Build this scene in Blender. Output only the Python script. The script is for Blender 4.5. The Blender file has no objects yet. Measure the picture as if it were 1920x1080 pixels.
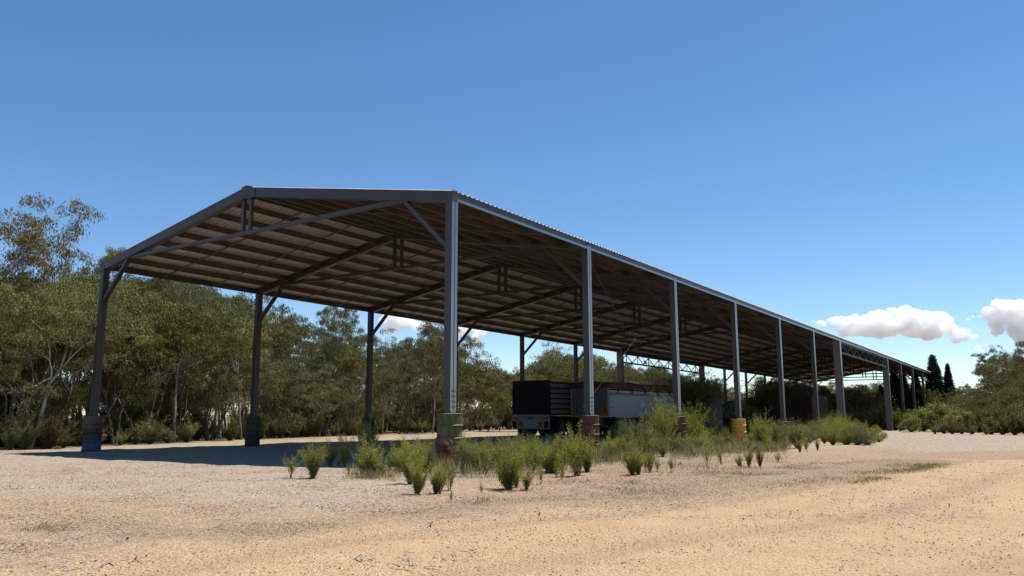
import bpy, math, random
import numpy as np
from mathutils import Vector, Matrix, Euler

# ------------------------------------------------------------------ camera, world, sun, exposure
SC = bpy.context.scene
COL = SC.collection
cam_data = bpy.data.cameras.new("camera")
cam = bpy.data.objects.new("camera", cam_data)
COL.objects.link(cam)
CAM_H, PITCH, FPX = 1.14, 0.1577, 1487.3
cam.location = (0, 0, CAM_H)
cam.rotation_euler = (math.pi / 2 + PITCH, 0.0022, 0)
cam_data.sensor_width = 36
cam_data.lens = FPX / 1920 * 36
cam_data.clip_start = 0.05
cam_data.clip_end = 30000
SC.camera = cam

X0, Y0, TH = -1.3507, 18.4, 0.6076          # near corner of the shed, heading of its long axis
U = np.array([math.sin(TH), math.cos(TH)])  # along the shed
V = np.array([-U[1], U[0]])                 # across the shed, to the left

SUN_DIR = np.array([U[0] * 2.25 - V[0] * 1.0, U[1] * 2.25 - V[1] * 1.0, 6.4])
SUN_DIR /= np.linalg.norm(SUN_DIR)
SUN_EL = math.asin(SUN_DIR[2])
SUN_AZ = math.atan2(SUN_DIR[0], SUN_DIR[1])

world = bpy.data.worlds.new("World")
SC.world = world
world.use_nodes = True
wn, wl = world.node_tree.nodes, world.node_tree.links
wn.clear()
w_out = wn.new("ShaderNodeOutputWorld")
w_bg = wn.new("ShaderNodeBackground")
w_sky = wn.new("ShaderNodeTexSky")
w_sky.sky_type = 'NISHITA'
w_sky.sun_disc = False
w_sky.sun_elevation = SUN_EL
w_sky.sun_rotation = SUN_AZ
w_sky.altitude = 300
w_sky.air_density = 0.88
w_sky.dust_density = 0.1
w_sky.ozone_density = 2.2
w_bg.inputs[1].default_value = 0.108
w_hs = wn.new("ShaderNodeHueSaturation")
w_hs.inputs["Saturation"].default_value = 1.2
w_hs.inputs["Hue"].default_value = .501
wl.new(w_sky.outputs[0], w_hs.inputs["Color"])
wl.new(w_hs.outputs[0], w_bg.inputs[0])
wl.new(w_bg.outputs[0], w_out.inputs[0])

sun_data = bpy.data.lights.new("sun", 'SUN')
sun_data.energy = 5.0
sun_data.angle = math.radians(0.53)
sun_data.color = (1.0, 0.955, 0.89)
sun = bpy.data.objects.new("sun", sun_data)
COL.objects.link(sun)
sun.rotation_euler = Vector(SUN_DIR).to_track_quat('Z', 'Y').to_euler()
sun.location = (0, 0, 60)

SC.view_settings.view_transform = 'Standard'
SC.view_settings.look = 'None'
SC.view_settings.exposure = 0.45
SC.view_settings.gamma = 1.0
SC.cycles.max_bounces = 26
SC.cycles.diffuse_bounces = 1
SC.cycles.glossy_bounces = 2
SC.cycles.transmission_bounces = 3
SC.cycles.transparent_max_bounces = 8
SC.cycles.use_denoising = True
SC.cycles.denoising_prefilter = 'NONE'
SC.cycles.sample_clamp_indirect = 1.5

rng = np.random.default_rng(11)
random.seed(5)

# ------------------------------------------------------------------ helpers
def tag(o, label=None, cat=None, group=None, kind=None):
    if label: o["label"] = label
    if cat: o["category"] = cat
    if group: o["group"] = group
    if kind: o["kind"] = kind
    return o

def empty(name, loc, rz=0.0, label=None, cat=None, group=None):
    o = bpy.data.objects.new(name, None)
    o.empty_display_size = 0.2
    COL.objects.link(o)
    o.location = loc
    o.rotation_euler = (0, 0, rz)
    return tag(o, label, cat, group)

def mesh_np(name, verts, faces_flat, sizes, mat, tint=None, smooth=False):
    """verts (n,3), flat loop indices, loops per face -> mesh data"""
    me = bpy.data.meshes.new(name)
    verts = np.asarray(verts, dtype=np.float32)
    faces_flat = np.asarray(faces_flat, dtype=np.int32)
    sizes = np.asarray(sizes, dtype=np.int32)
    me.vertices.add(len(verts)); me.vertices.foreach_set("co", verts.ravel())
    me.loops.add(len(faces_flat)); me.loops.foreach_set("vertex_index", faces_flat)
    me.polygons.add(len(sizes))
    st = np.zeros(len(sizes), dtype=np.int32); st[1:] = np.cumsum(sizes)[:-1]
    me.polygons.foreach_set("loop_start", st)
    if smooth: me.polygons.foreach_set("use_smooth", np.ones(len(sizes), dtype=bool))
    if tint is not None:
        a = me.attributes.new("tint", 'FLOAT', 'POINT')
        a.data.foreach_set("value", np.asarray(tint, dtype=np.float32))
    me.update(calc_edges=True)
    me.validate()
    if mat: me.materials.append(mat)
    return me

def link(name, me, parent=None, loc=None, rz=None):
    o = bpy.data.objects.new(name, me)
    COL.objects.link(o)
    if parent: o.parent = parent
    if loc is not None: o.location = loc
    if rz is not None: o.rotation_euler = (0, 0, rz)
    return o

class MB:
    """collects simple solids into one mesh"""
    def __init__(self): self.v = []; self.f = []
    def add(self, vs, fs):
        n = len(self.v); self.v += [tuple(p) for p in vs]; self.f += [tuple(i + n for i in f) for f in fs]
    def box(self, a, b):
        (x0, y0, z0), (x1, y1, z1) = a, b
        self.add([(x0,y0,z0),(x1,y0,z0),(x1,y1,z0),(x0,y1,z0),(x0,y0,z1),(x1,y0,z1),(x1,y1,z1),(x0,y1,z1)],
                 [(0,3,2,1),(4,5,6,7),(0,1,5,4),(1,2,6,5),(2,3,7,6),(3,0,4,7)])
        return self
    def prof(self, p0, p1, poly, up=(0, 0, 1)):
        """extrude a 2-D outline (a along side, b along up) from p0 to p1"""
        p0, p1 = Vector(p0), Vector(p1)
        d = (p1 - p0).normalized(); up = Vector(up)
        a = d.cross(up).normalized(); b = a.cross(d).normalized()
        n = len(poly)
        vs = [p0 + a * x + b * y for x, y in poly] + [p1 + a * x + b * y for x, y in poly]
        fs = [(i, (i + 1) % n, n + (i + 1) % n, n + i) for i in range(n)]
        fs += [tuple(range(n))[::-1], tuple(range(n, 2 * n))]
        self.add(vs, fs); return self
    def bar(self, p0, p1, w, h, up=(0, 0, 1)):
        return self.prof(p0, p1, [(-w/2,-h/2),(w/2,-h/2),(w/2,h/2),(-w/2,h/2)], up)
    def tube(self, pts, r, n=6):
        pts = [Vector(p) for p in pts]
        if not isinstance(r, (list, tuple)): r = [r] * len(pts)
        base = len(self.v)
        for i, p in enumerate(pts):
            d = (pts[min(i + 1, len(pts) - 1)] - pts[max(i - 1, 0)]).normalized()
            a = d.orthogonal().normalized() if abs(d.z) < .99 else Vector((1, 0, 0))
            a = Vector((0, 0, 1)).cross(d).normalized() if abs(d.z) < .95 else Vector((1, 0, 0))
            b = d.cross(a)
            for k in range(n):
                t = 2 * math.pi * k / n
                self.v.append(tuple(p + (a * math.cos(t) + b * math.sin(t)) * r[i]))
        for i in range(len(pts) - 1):
            for k in range(n):
                k2 = (k + 1) % n
                self.f.append((base + i*n + k, base + i*n + k2, base + (i+1)*n + k2, base + (i+1)*n + k))
        self.f.append(tuple(base + k for k in range(n))[::-1])
        self.f.append(tuple(base + (len(pts)-1)*n + k for k in range(n)))
        return self
    def lathe(self, prof, n=28, c=(0, 0), axis='z', wob=0.0):
        """profile [(r, z)] turned round an axis"""
        base = len(self.v)
        for r, z in prof:
            for k in range(n):
                t = 2 * math.pi * k / n
                rr = r * (1 + wob * math.sin(3 * t + z * 5) * math.sin(z * 4 + 1))
                if axis == 'z': self.v.append((c[0] + rr * math.cos(t), c[1] + rr * math.sin(t), z))
                else: self.v.append((c[0] + rr * math.cos(t), z, c[1] + rr * math.sin(t)))
        m = len(prof)
        for i in range(m - 1):
            for k in range(n):
                k2 = (k + 1) % n
                self.f.append((base+i*n+k, base+i*n+k2, base+(i+1)*n+k2, base+(i+1)*n+k))
        self.f.append(tuple(base + k for k in range(n))[::-1])
        self.f.append(tuple(base + (m-1)*n + k for k in range(n)))
        return self
    def data(self, name, mat, smooth=False):
        me = bpy.data.meshes.new(name)
        me.from_pydata(self.v, [], self.f)
        import bmesh
        bm = bmesh.new(); bm.from_mesh(me); bmesh.ops.recalc_face_normals(bm, faces=bm.faces); bm.to_mesh(me); bm.free()
        me.materials.append(mat)
        if smooth:
            me.polygons.foreach_set("use_smooth", np.ones(len(me.polygons), dtype=bool))
            me.set_sharp_from_angle(angle=math.radians(38))
        return me
    def build(self, name, mat, parent=None, loc=None, smooth=False, bevel=0.0):
        o = link(name, self.data(name, mat, smooth), parent, loc)
        if bevel:
            m = o.modifiers.new("bevel", 'BEVEL'); m.width = bevel; m.segments = 2; m.limit_method = 'ANGLE'
        return o

# lattice noise, vectorised
_perm = rng.random(65536).astype(np.float64)
def _h(i, j, k):
    n = (i * 73856093) ^ (j * 19349663) ^ (k * 83492791)
    return _perm[n & 65535]
def noise3(x, y, z):
    xi, yi, zi = np.floor(x).astype(np.int64), np.floor(y).astype(np.int64), np.floor(z).astype(np.int64)
    fx, fy, fz = x - xi, y - yi, z - zi
    fx, fy, fz = [f * f * (3 - 2 * f) for f in (fx, fy, fz)]
    r = 0
    for a in (0, 1):
        for b in (0, 1):
            for c in (0, 1):
                w = (fx if a else 1 - fx) * (fy if b else 1 - fy) * (fz if c else 1 - fz)
                r = r + w * _h(xi + a, yi + b, zi + c)
    return r * 2 - 1
def fbm(x, y, z=0.0, o=4):
    x = np.asarray(x, float); y = np.asarray(y, float); z = np.broadcast_to(np.asarray(z, float), x.shape)
    r, a, f = 0, 1.0, 1.0
    for i in range(o):
        r = r + a * noise3(x * f + 17 * i, y * f + 5 * i, z * f); a *= .5; f *= 2.03
    return r

# ------------------------------------------------------------------ ground height, pixel -> ground point
def gz(x, y):
    x = np.asarray(x, float); y = np.asarray(y, float)
    s = (x - X0) * U[0] + (y - Y0) * U[1]; t = (x - X0) * V[0] + (y - Y0) * V[1]
    z = -0.0045 * np.clip(s, 0, 110) - 0.006 * np.clip(t, 0, 16) + 0.03
    d = np.hypot(x, y)
    z = z + 0.035 * fbm(x * .22, y * .22, 3.3, 3) * np.clip(d / 12, .15, 1)
    return z
def ray(px, py):
    a, b = (px - 960) / FPX, (py - 540) / FPX
    c, s = math.cos(PITCH), math.sin(PITCH)
    return np.array([a, c + b * s, s - b * c])
def at(px, py):
    r = ray(px, py); z = 0.0
    for _ in range(8):
        k = (z - CAM_H) / r[2]
        z = float(gz(r[0] * k, r[1] * k))
    return float(r[0] * k), float(r[1] * k)
def along(px, depth):
    """ground point at that distance along a sight line"""
    r = ray(px, 776); r = r[:2] / np.linalg.norm(r[:2])
    return float(r[0] * depth), float(r[1] * depth)
def height_for(x, y, py):
    d = math.hypot(x, y); a = math.atan((x / y))
    return (776.5 - py) / FPX * y + CAM_H - float(gz(x, y))
def ST(s, t):
    p = np.array([X0, Y0]) + U * s + V * t
    return float(p[0]), float(p[1])

# ------------------------------------------------------------------ materials
def newmat(name):
    m = bpy.data.materials.new(name); m.use_nodes = True
    nt = m.node_tree; nt.nodes.clear()
    out = nt.nodes.new("ShaderNodeOutputMaterial")
    return m, nt, out
def N(nt, t, **kw):
    n = nt.nodes.new(t)
    for k, v in kw.items():
        if k.startswith("i_"): n.inputs[k[2:].replace("_", " ")].default_value = v
        else: setattr(n, k, v)
    return n
def ramp(nt, fac, stops, interp='LINEAR'):
    r = nt.nodes.new("ShaderNodeValToRGB"); r.color_ramp.interpolation = interp
    e = r.color_ramp.elements
    while len(e) < len(stops): e.new(0.5)
    for el, (p, c) in zip(e, stops):
        el.position = p; el.color = (c[0], c[1], c[2], 1) if not isinstance(c, (int, float)) else (c, c, c, 1)
    nt.links.new(fac, r.inputs[0]); return r
def mixc(nt, fac, a, b, mode='MIX'):
    m = nt.nodes.new("ShaderNodeMix"); m.data_type = 'RGBA'; m.blend_type = mode
    for sock, v in ((m.inputs[0], fac), (m.inputs[6], a), (m.inputs[7], b)):
        if hasattr(v, "links"): nt.links.new(v, sock)
        elif isinstance(v, (int, float)): sock.default_value = v
        else: sock.default_value = (v[0], v[1], v[2], 1)
    return m.outputs[2]
def mathn(nt, op, a, b=0.0, clamp=False):
    m = nt.nodes.new("ShaderNodeMath"); m.operation = op; m.use_clamp = clamp
    for sock, v in ((m.inputs[0], a), (m.inputs[1], b)):
        if hasattr(v, "links"): nt.links.new(v, sock)
        else: sock.default_value = v
    return m.outputs[0]
def coords(nt, which="Object", scale=None):
    tc = nt.nodes.new("ShaderNodeTexCoord")
    if scale is None: return tc.outputs[which]
    mp = nt.nodes.new("ShaderNodeMapping"); mp.inputs["Scale"].default_value = scale
    nt.links.new(tc.outputs[which], mp.inputs[0]); return mp.outputs[0]
def noise(nt, vec, scale, detail=5, rough=.6, dist=0.0):
    n = nt.nodes.new("ShaderNodeTexNoise"); n.inputs["Scale"].default_value = scale
    n.inputs["Detail"].default_value = detail; n.inputs["Roughness"].default_value = rough
    n.inputs["Distortion"].default_value = dist
    nt.links.new(vec, n.inputs["Vector"]); return n.outputs[0]
def bump(nt, h, strength=.3, dist=.01):
    b = nt.nodes.new("ShaderNodeBump"); b.inputs["Strength"].default_value = strength
    b.inputs["Distance"].default_value = dist; nt.links.new(h, b.inputs["Height"]); return b.outputs[0]

def mat_steel(name, c0, c1, metallic, rough, mott=9.0, rust=0.0):
    m, nt, out = newmat(name)
    p = N(nt, "ShaderNodeBsdfPrincipled")
    co = coords(nt)
    n1 = noise(nt, co, mott, 6, .65)
    c = ramp(nt, n1, [(.3, c0), (.7, c1)]).outputs[0]
    st = noise(nt, coords(nt, "Object", (14, 14, .7)), 1.0, 5, .6)
    c = mixc(nt, mathn(nt, 'MULTIPLY', ramp(nt, st, [(.45, 0), (.75, 1)]).outputs[0], .35), c, [v * .55 for v in c0])
    if rust:
        rn = noise(nt, co, 2.2, 8, .7)
        c = mixc(nt, ramp(nt, rn, [(.62 - rust * .1, 0), (.72, 1)]).outputs[0], c, (.16, .065, .03))
    nt.links.new(c, p.inputs["Base Color"])
    p.inputs["Metallic"].default_value = metallic
    r = ramp(nt, n1, [(.2, rough - .08), (.8, rough + .1)]).outputs[0]
    nt.links.new(r, p.inputs["Roughness"])
    nt.links.new(p.outputs[0], out.inputs[0]); return m

def mat_paint(name, col, rough=.5, dirt=.25, spec=.4, scale=3.0, dirtcol=(.12, .09, .06)):
    m, nt, out = newmat(name)
    p = N(nt, "ShaderNodeBsdfPrincipled")
    co = coords(nt)
    n1 = noise(nt, co, scale, 7, .65)
    st = noise(nt, coords(nt, "Object", (6, 6, .8)), 1.5, 5, .6)
    f = mathn(nt, 'MULTIPLY', mathn(nt, 'ADD', ramp(nt, n1, [(.45, 0), (.8, 1)]).outputs[0], ramp(nt, st, [(.5, 0), (.8, .8)]).outputs[0], True), dirt)
    c = mixc(nt, f, col, dirtcol)
    nt.links.new(c, p.inputs["Base Color"])
    p.inputs["Roughness"].default_value = rough
    p.inputs["Specular IOR Level"].default_value = spec
    nt.links.new(bump(nt, n1, .1, .01), p.inputs["Normal"])
    nt.links.new(p.outputs[0], out.inputs[0]); return m

def mat_rustdrum(name, bands, rust_amt=.5):
    """flaking painted steel: bands = [(height, colour)] up the drum"""
    m, nt, out = newmat(name)
    p = N(nt, "ShaderNodeBsdfPrincipled")
    co = coords(nt)
    sep = nt.nodes.new("ShaderNodeSeparateXYZ"); nt.links.new(co, sep.inputs[0])
    wob = noise(nt, co, 9, 4, .6)
    z = mathn(nt, 'ADD', mathn(nt, 'MULTIPLY', sep.outputs[2], .6), mathn(nt, 'MULTIPLY', mathn(nt, 'SUBTRACT', wob, .5), .05))
    c = ramp(nt, z, [(h * .6, col) for h, col in bands], 'CONSTANT').outputs[0]
    n2 = noise(nt, co, 5.5, 8, .72, .6)
    n3 = noise(nt, coords(nt, "Object", (8, 8, 1.2)), 1.6, 6, .65)
    rust = ramp(nt, noise(nt, co, 14, 6, .7), [(.3, (.045, .018, .011)), (.55, (.115, .045, .022)), (.75, (.21, .10, .055))]).outputs[0]
    f = ramp(nt, mathn(nt, 'ADD', mathn(nt, 'MULTIPLY', n2, .6), mathn(nt, 'MULTIPLY', n3, .4)), [(.56 - .16 * rust_amt, 0), (.66 - .16 * rust_amt, 1)]).outputs[0]
    c = mixc(nt, f, c, rust)
    nt.links.new(c, p.inputs["Base Color"])
    p.inputs["Roughness"].default_value = .75
    nt.links.new(bump(nt, n2, .35, .012), p.inputs["Normal"])
    nt.links.new(p.outputs[0], out.inputs[0]); return m

def mat_leaf(name, dark, mid, light, trans=.35, spec=.35, rough=.45, rnd=.25):
    m, nt, out = newmat(name)
    at_ = N(nt, "ShaderNodeAttribute", attribute_name="tint")
    oi = N(nt, "ShaderNodeObjectInfo")
    f = mathn(nt, 'ADD', at_.outputs["Fac"], mathn(nt, 'MULTIPLY', mathn(nt, 'SUBTRACT', oi.outputs["Random"], .5), rnd), True)
    c = ramp(nt, f, [(0, dark), (.5, mid), (1, light)]).outputs[0]
    p = N(nt, "ShaderNodeBsdfPrincipled"); nt.links.new(c, p.inputs["Base Color"])
    p.inputs["Roughness"].default_value = rough; p.inputs["Specular IOR Level"].default_value = spec
    t = N(nt, "ShaderNodeBsdfTranslucent")
    tcol = mixc(nt, 1.0, c, (1.0, 1.0, .45), 'MULTIPLY'); nt.links.new(tcol, t.inputs[0])
    mx = N(nt, "ShaderNodeMixShader"); mx.inputs[0].default_value = trans
    nt.links.new(p.outputs[0], mx.inputs[1]); nt.links.new(t.outputs[0], mx.inputs[2])
    nt.links.new(mx.outputs[0], out.inputs[0]); return m

def mat_bark(name, a, b, pale, amt=.5):
    m, nt, out = newmat(name)
    p = N(nt, "ShaderNodeBsdfPrincipled")
    n1 = noise(nt, coords(nt, "Object", (9, 9, 1.6)), 2.0, 6, .7)
    c = ramp(nt, n1, [(.3, a), (.7, b)]).outputs[0]
    n2 = noise(nt, coords(nt, "Object", (1, 1, .5)), 1.3, 5, .7)
    c = mixc(nt, ramp(nt, n2, [(.62 - .2 * amt, 0), (.7 - .15 * amt, 1)]).outputs[0], c, pale)
    nt.links.new(c, p.inputs["Base Color"]); p.inputs["Roughness"].default_value = .85
    nt.links.new(bump(nt, n1, .6, .03), p.inputs["Normal"])
    nt.links.new(p.outputs[0], out.inputs[0]); return m

M = {}
M['steel'] = mat_steel("galvanised_steel", (.050, .047, .043), (.085, .08, .073), .45, .42, 60)
M['steel_dull'] = mat_steel("weathered_galvanised", (.045, .041, .037), (.07, .065, .058), .45, .5, 30)
M['steel_sunlit'] = mat_steel("sunlit_galvanised", (0.246, 0.250, 0.254), (0.312, 0.317, 0.321), .8, .3, 25)  # lighter copy of the steel, with sunlight put into its colour
M['purlin'] = mat_steel("purlin_steel", (.072, .062, .053), (.10, .087, .074), .3, .5, 2)
M['sheet'] = mat_steel("roof_sheet_steel", (.50, .46, .40), (.56, .52, .46), .1, .5, 1.2)
M['col_grey'] = mat_paint("grey_primer_steel", (.142, .138, .138), .6, .3)
M['black'] = mat_paint("black_paint", (.004, .004, .005), .6, .15, .2, dirtcol=(.012, .011, .01))
M['rubber'] = mat_paint("tyre_rubber", (.016, .016, .016), .85, .3, dirtcol=(.05, .04, .03))
M['white'] = mat_paint("dirty_white_paint", (0.222, 0.228, 0.239), .45, .3)
M['silver'] = mat_steel("brushed_alloy", (0.275, 0.294, 0.331), (0.308, 0.326, 0.367), .4, .42, .5)
M['greypanel'] = mat_paint("grey_panel", (0.098, 0.103, 0.109), .5, .3)
M['tarp'] = mat_paint("red_tarp", (.085, .010, .009), .7, .35)
M['tarpgrey'] = mat_paint("faded_tarp", (.22, .18, .15), .8, .3)
M['amber'] = mat_paint("amber_lens", (0.279, 0.099, 0.009), .3, .1)
M['redlens'] = mat_paint("red_lens", (0.210, 0.015, 0.007), .3, .1)
M['plastic'] = mat_paint("dark_plastic_tank", (.035, .037, .042), .5, .25)
M['rustbox'] = mat_rustdrum("rusted_plate", [(0, (.03, .014, .010)), (1.5, (.022, .01, .008))], .45)
M['concrete'] = mat_paint("rough_concrete", (.36, .34, .31), .9, .4, scale=14)
M['wire'] = mat_paint("brown_wire", (.045, .032, .022), .7, .2)
M['bark'] = mat_bark("ironbark_bark", (0.058, 0.047, 0.039), (0.143, 0.117, 0.098), (0.416, 0.351, 0.299), .25)
M['bark_pale'] = mat_bark("gum_bark", (0.108, 0.090, 0.074), (0.228, 0.198, 0.168), (0.540, 0.480, 0.420), .8)
M['twig'] = mat_bark("shrub_twig", (.07, .05, .035), (.14, .11, .08), (.2, .17, .13), .2)
M['deadtwig'] = mat_bark("dead_twig", (.16, .13, .105), (.28, .24, .2), (.35, .31, .27), .3)
M['gum'] = mat_leaf("gum_leaf", (0.077, 0.072, 0.024), (0.156, 0.155, 0.045), (0.293, 0.280, 0.089), .14, .12, .65, .6)
M['gum_brown'] = mat_leaf("gum_leaf_brown", (0.077, 0.053, 0.023), (0.164, 0.119, 0.045), (0.241, 0.209, 0.073), .14, .12, .65, .6)
M['gum_grey'] = mat_leaf("gum_leaf_grey", (0.083, 0.084, 0.032), (0.151, 0.154, 0.060), (0.265, 0.256, 0.104), .14, .12, .65, .6)
M['cypress'] = mat_leaf("cypress_leaf", (.008, .014, .007), (.015, .026, .012), (.03, .048, .02), .1, .2, .6, .1)
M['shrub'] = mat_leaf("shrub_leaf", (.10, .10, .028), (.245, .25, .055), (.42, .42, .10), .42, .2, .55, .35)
M['shrub_olive'] = mat_leaf("shrub_leaf_olive", (0.094, 0.099, 0.038), (0.174, 0.181, 0.065), (0.290, 0.290, 0.109), .32, .35, .5, .3)
M['shrub_yellow'] = mat_leaf("shrub_leaf_yellow", (.11, .12, .03), (.22, .24, .06), (.36, .37, .14), .35, .3, .5, .2)
M['grass'] = mat_leaf("grass_blade", (0.143, 0.154, 0.055), (0.286, 0.253, 0.132), (0.462, 0.396, 0.242), .3, .3, .6)

def mat_ground():
    m, nt, out = newmat("gravel_ground")
    p = N(nt, "ShaderNodeBsdfPrincipled")
    geo = nt.nodes.new("ShaderNodeNewGeometry"); pos = geo.outputs["Position"]
    big = noise(nt, pos, .35, 5, .6); mid = noise(nt, pos, 1.7, 6, .65); fine = noise(nt, pos, 14, 5, .7)
    def zone(name, soft=.25, br=.55):
        a = N(nt, "ShaderNodeAttribute", attribute_name=name)
        f = mathn(nt, 'ADD', a.outputs["Fac"], mathn(nt, 'MULTIPLY', mathn(nt, 'SUBTRACT', mathn(nt, 'ADD', mathn(nt, 'MULTIPLY', mid, .6), mathn(nt, 'MULTIPLY', fine, .4)), .5), br * 2))
        return ramp(nt, f, [(.5 - soft, 0), (.5 + soft, 1)]).outputs[0]
    vor = nt.nodes.new("ShaderNodeTexVoronoi"); vor.inputs["Scale"].default_value = 40; nt.links.new(pos, vor.inputs["Vector"])
    vor2 = nt.nodes.new("ShaderNodeTexVoronoi"); vor2.inputs["Scale"].default_value = 85; nt.links.new(pos, vor2.inputs["Vector"])
    bw = nt.nodes.new("ShaderNodeSeparateColor"); nt.links.new(vor.outputs["Color"], bw.inputs[0])
    bw2 = nt.nodes.new("ShaderNodeSeparateColor"); nt.links.new(vor2.outputs["Color"], bw2.inputs[0])
    tan = ramp(nt, mathn(nt, 'ADD', mathn(nt, 'MULTIPLY', bw.outputs[0], .55), mathn(nt, 'MULTIPLY', mid, .45)),
               [(.2, (.22, .135, .08)), (.5, (.395, .245, .137)), (.8, (.51, .35, .205))]).outputs[0]
    pale = ramp(nt, bw.outputs[0], [(0, (.16, .12, .085)), (.3, (.32, .25, .18)), (1, (.56, .47, .36))]).outputs[0]
    road = ramp(nt, mathn(nt, 'ADD', mathn(nt, 'MULTIPLY', bw2.outputs[0], .25), mathn(nt, 'MULTIPLY', mid, .75)),
                [(.25, (.425, .27, .148)), (.75, (.565, .385, .215))]).outputs[0]
    litter = ramp(nt, bw.outputs[1], [(0, (.10, .066, .038)), (.5, (.24, .165, .095)), (1, (.42, .31, .19))]).outputs[0]
    red = (.33, .19, .12)
    grass = (.13, .115, .06)
    c = mixc(nt, zone("z_road"), tan, road)
    c = mixc(nt, mathn(nt, 'MULTIPLY', zone("z_track", .3, .5), .4), c, (.33, .20, .115))
    c = mixc(nt, mathn(nt, 'MULTIPLY', zone("z_red"), .7), c, red)
    c = mixc(nt, zone("z_pale"), c, pale)
    c = mixc(nt, mathn(nt, 'MULTIPLY', zone("z_litter", .2, .9), .95), c, litter)
    c = mixc(nt, mathn(nt, 'MULTIPLY', zone("z_green", .15, .9), .75), c, grass)
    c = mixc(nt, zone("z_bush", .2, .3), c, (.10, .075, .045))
    for sc_, am, th_ in ((90, .5, .64), (48, .4, .8)):
        s2 = nt.nodes.new("ShaderNodeTexVoronoi"); s2.inputs["Scale"].default_value = sc_; nt.links.new(pos, s2.inputs["Vector"])
        k2 = nt.nodes.new("ShaderNodeSeparateColor"); nt.links.new(s2.outputs["Color"], k2.inputs[0])
        a2 = N(nt, "ShaderNodeAttribute", attribute_name="z_road")
        am2 = mathn(nt, 'SUBTRACT', am, mathn(nt, 'MULTIPLY', a2.outputs["Fac"], am * .6))
        c = mixc(nt, mathn(nt, 'MULTIPLY', mathn(nt, 'GREATER_THAN', k2.outputs[1], th_), am2), c, (.10, .065, .04))
        c = mixc(nt, mathn(nt, 'MULTIPLY', mathn(nt, 'GREATER_THAN', k2.outputs[2], th_ + .06), am2), c, (.60, .50, .37))
    # sparse dark specks: leaves and stones
    sp = nt.nodes.new("ShaderNodeTexVoronoi"); sp.inputs["Scale"].default_value = 22; nt.links.new(pos, sp.inputs["Vector"])
    spc = nt.nodes.new("ShaderNodeSeparateColor"); nt.links.new(sp.outputs["Color"], spc.inputs[0])
    dark = mathn(nt, 'MULTIPLY', mathn(nt, 'LESS_THAN', sp.outputs["Distance"], .28), mathn(nt, 'GREATER_THAN', spc.outputs[0], .8))
    c = mixc(nt, mathn(nt, 'MULTIPLY', dark, .55), c, (.13, .08, .05))
    c = mixc(nt, mathn(nt, 'MULTIPLY', ramp(nt, big, [(.35, 0), (.7, 1)]).outputs[0], .18), c, (.26, .165, .09))
    nt.links.new(c, p.inputs["Base Color"])
    p.inputs["Roughness"].default_value = .95; p.inputs["Specular IOR Level"].default_value = .15
    h = mathn(nt, 'ADD', mathn(nt, 'MULTIPLY', vor.outputs["Distance"], -1.0), mathn(nt, 'MULTIPLY', fine, .9))
    h = mathn(nt, 'ADD', h, mathn(nt, 'MULTIPLY', vor2.outputs["Distance"], -.4))
    nt.links.new(bump(nt, h, .9, .022), p.inputs["Normal"])
    nt.links.new(p.outputs[0], out.inputs[0]); return m
M['ground'] = mat_ground()

# ------------------------------------------------------------------ ground sheet
def axis_grid(lo, hi, c0, c1, fine, grow):
    a = list(np.arange(c0, c1 + 1e-6, fine)); st = fine
    while a[-1] < hi: st *= grow; a.append(a[-1] + st)
    st = fine
    while a[0] > lo: st *= grow; a.insert(0, a[0] - st)
    return np.array(a)
def poly_sd(x, y, poly):
    """signed distance, positive inside"""
    poly = np.array(poly); d = np.full(x.shape, 1e9); ins = np.zeros(x.shape, bool)
    n = len(poly)
    for i in range(n):
        a, b = poly[i], poly[(i + 1) % n]; ab = b - a
        t = np.clip(((x - a[0]) * ab[0] + (y - a[1]) * ab[1]) / (ab @ ab + 1e-9), 0, 1)
        d = np.minimum(d, np.hypot(x - a[0] - ab[0] * t, y - a[1] - ab[1] * t))
        c = ((a[1] > y) != (b[1] > y)) & (x < (b[0] - a[0]) * (y - a[1]) / (b[1] - a[1] + 1e-12) + a[0])
        ins ^= c
    return np.where(ins, d, -d)
def smooth(sd, w): return np.clip(.5 + sd / (2 * w), 0, 1)
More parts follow.
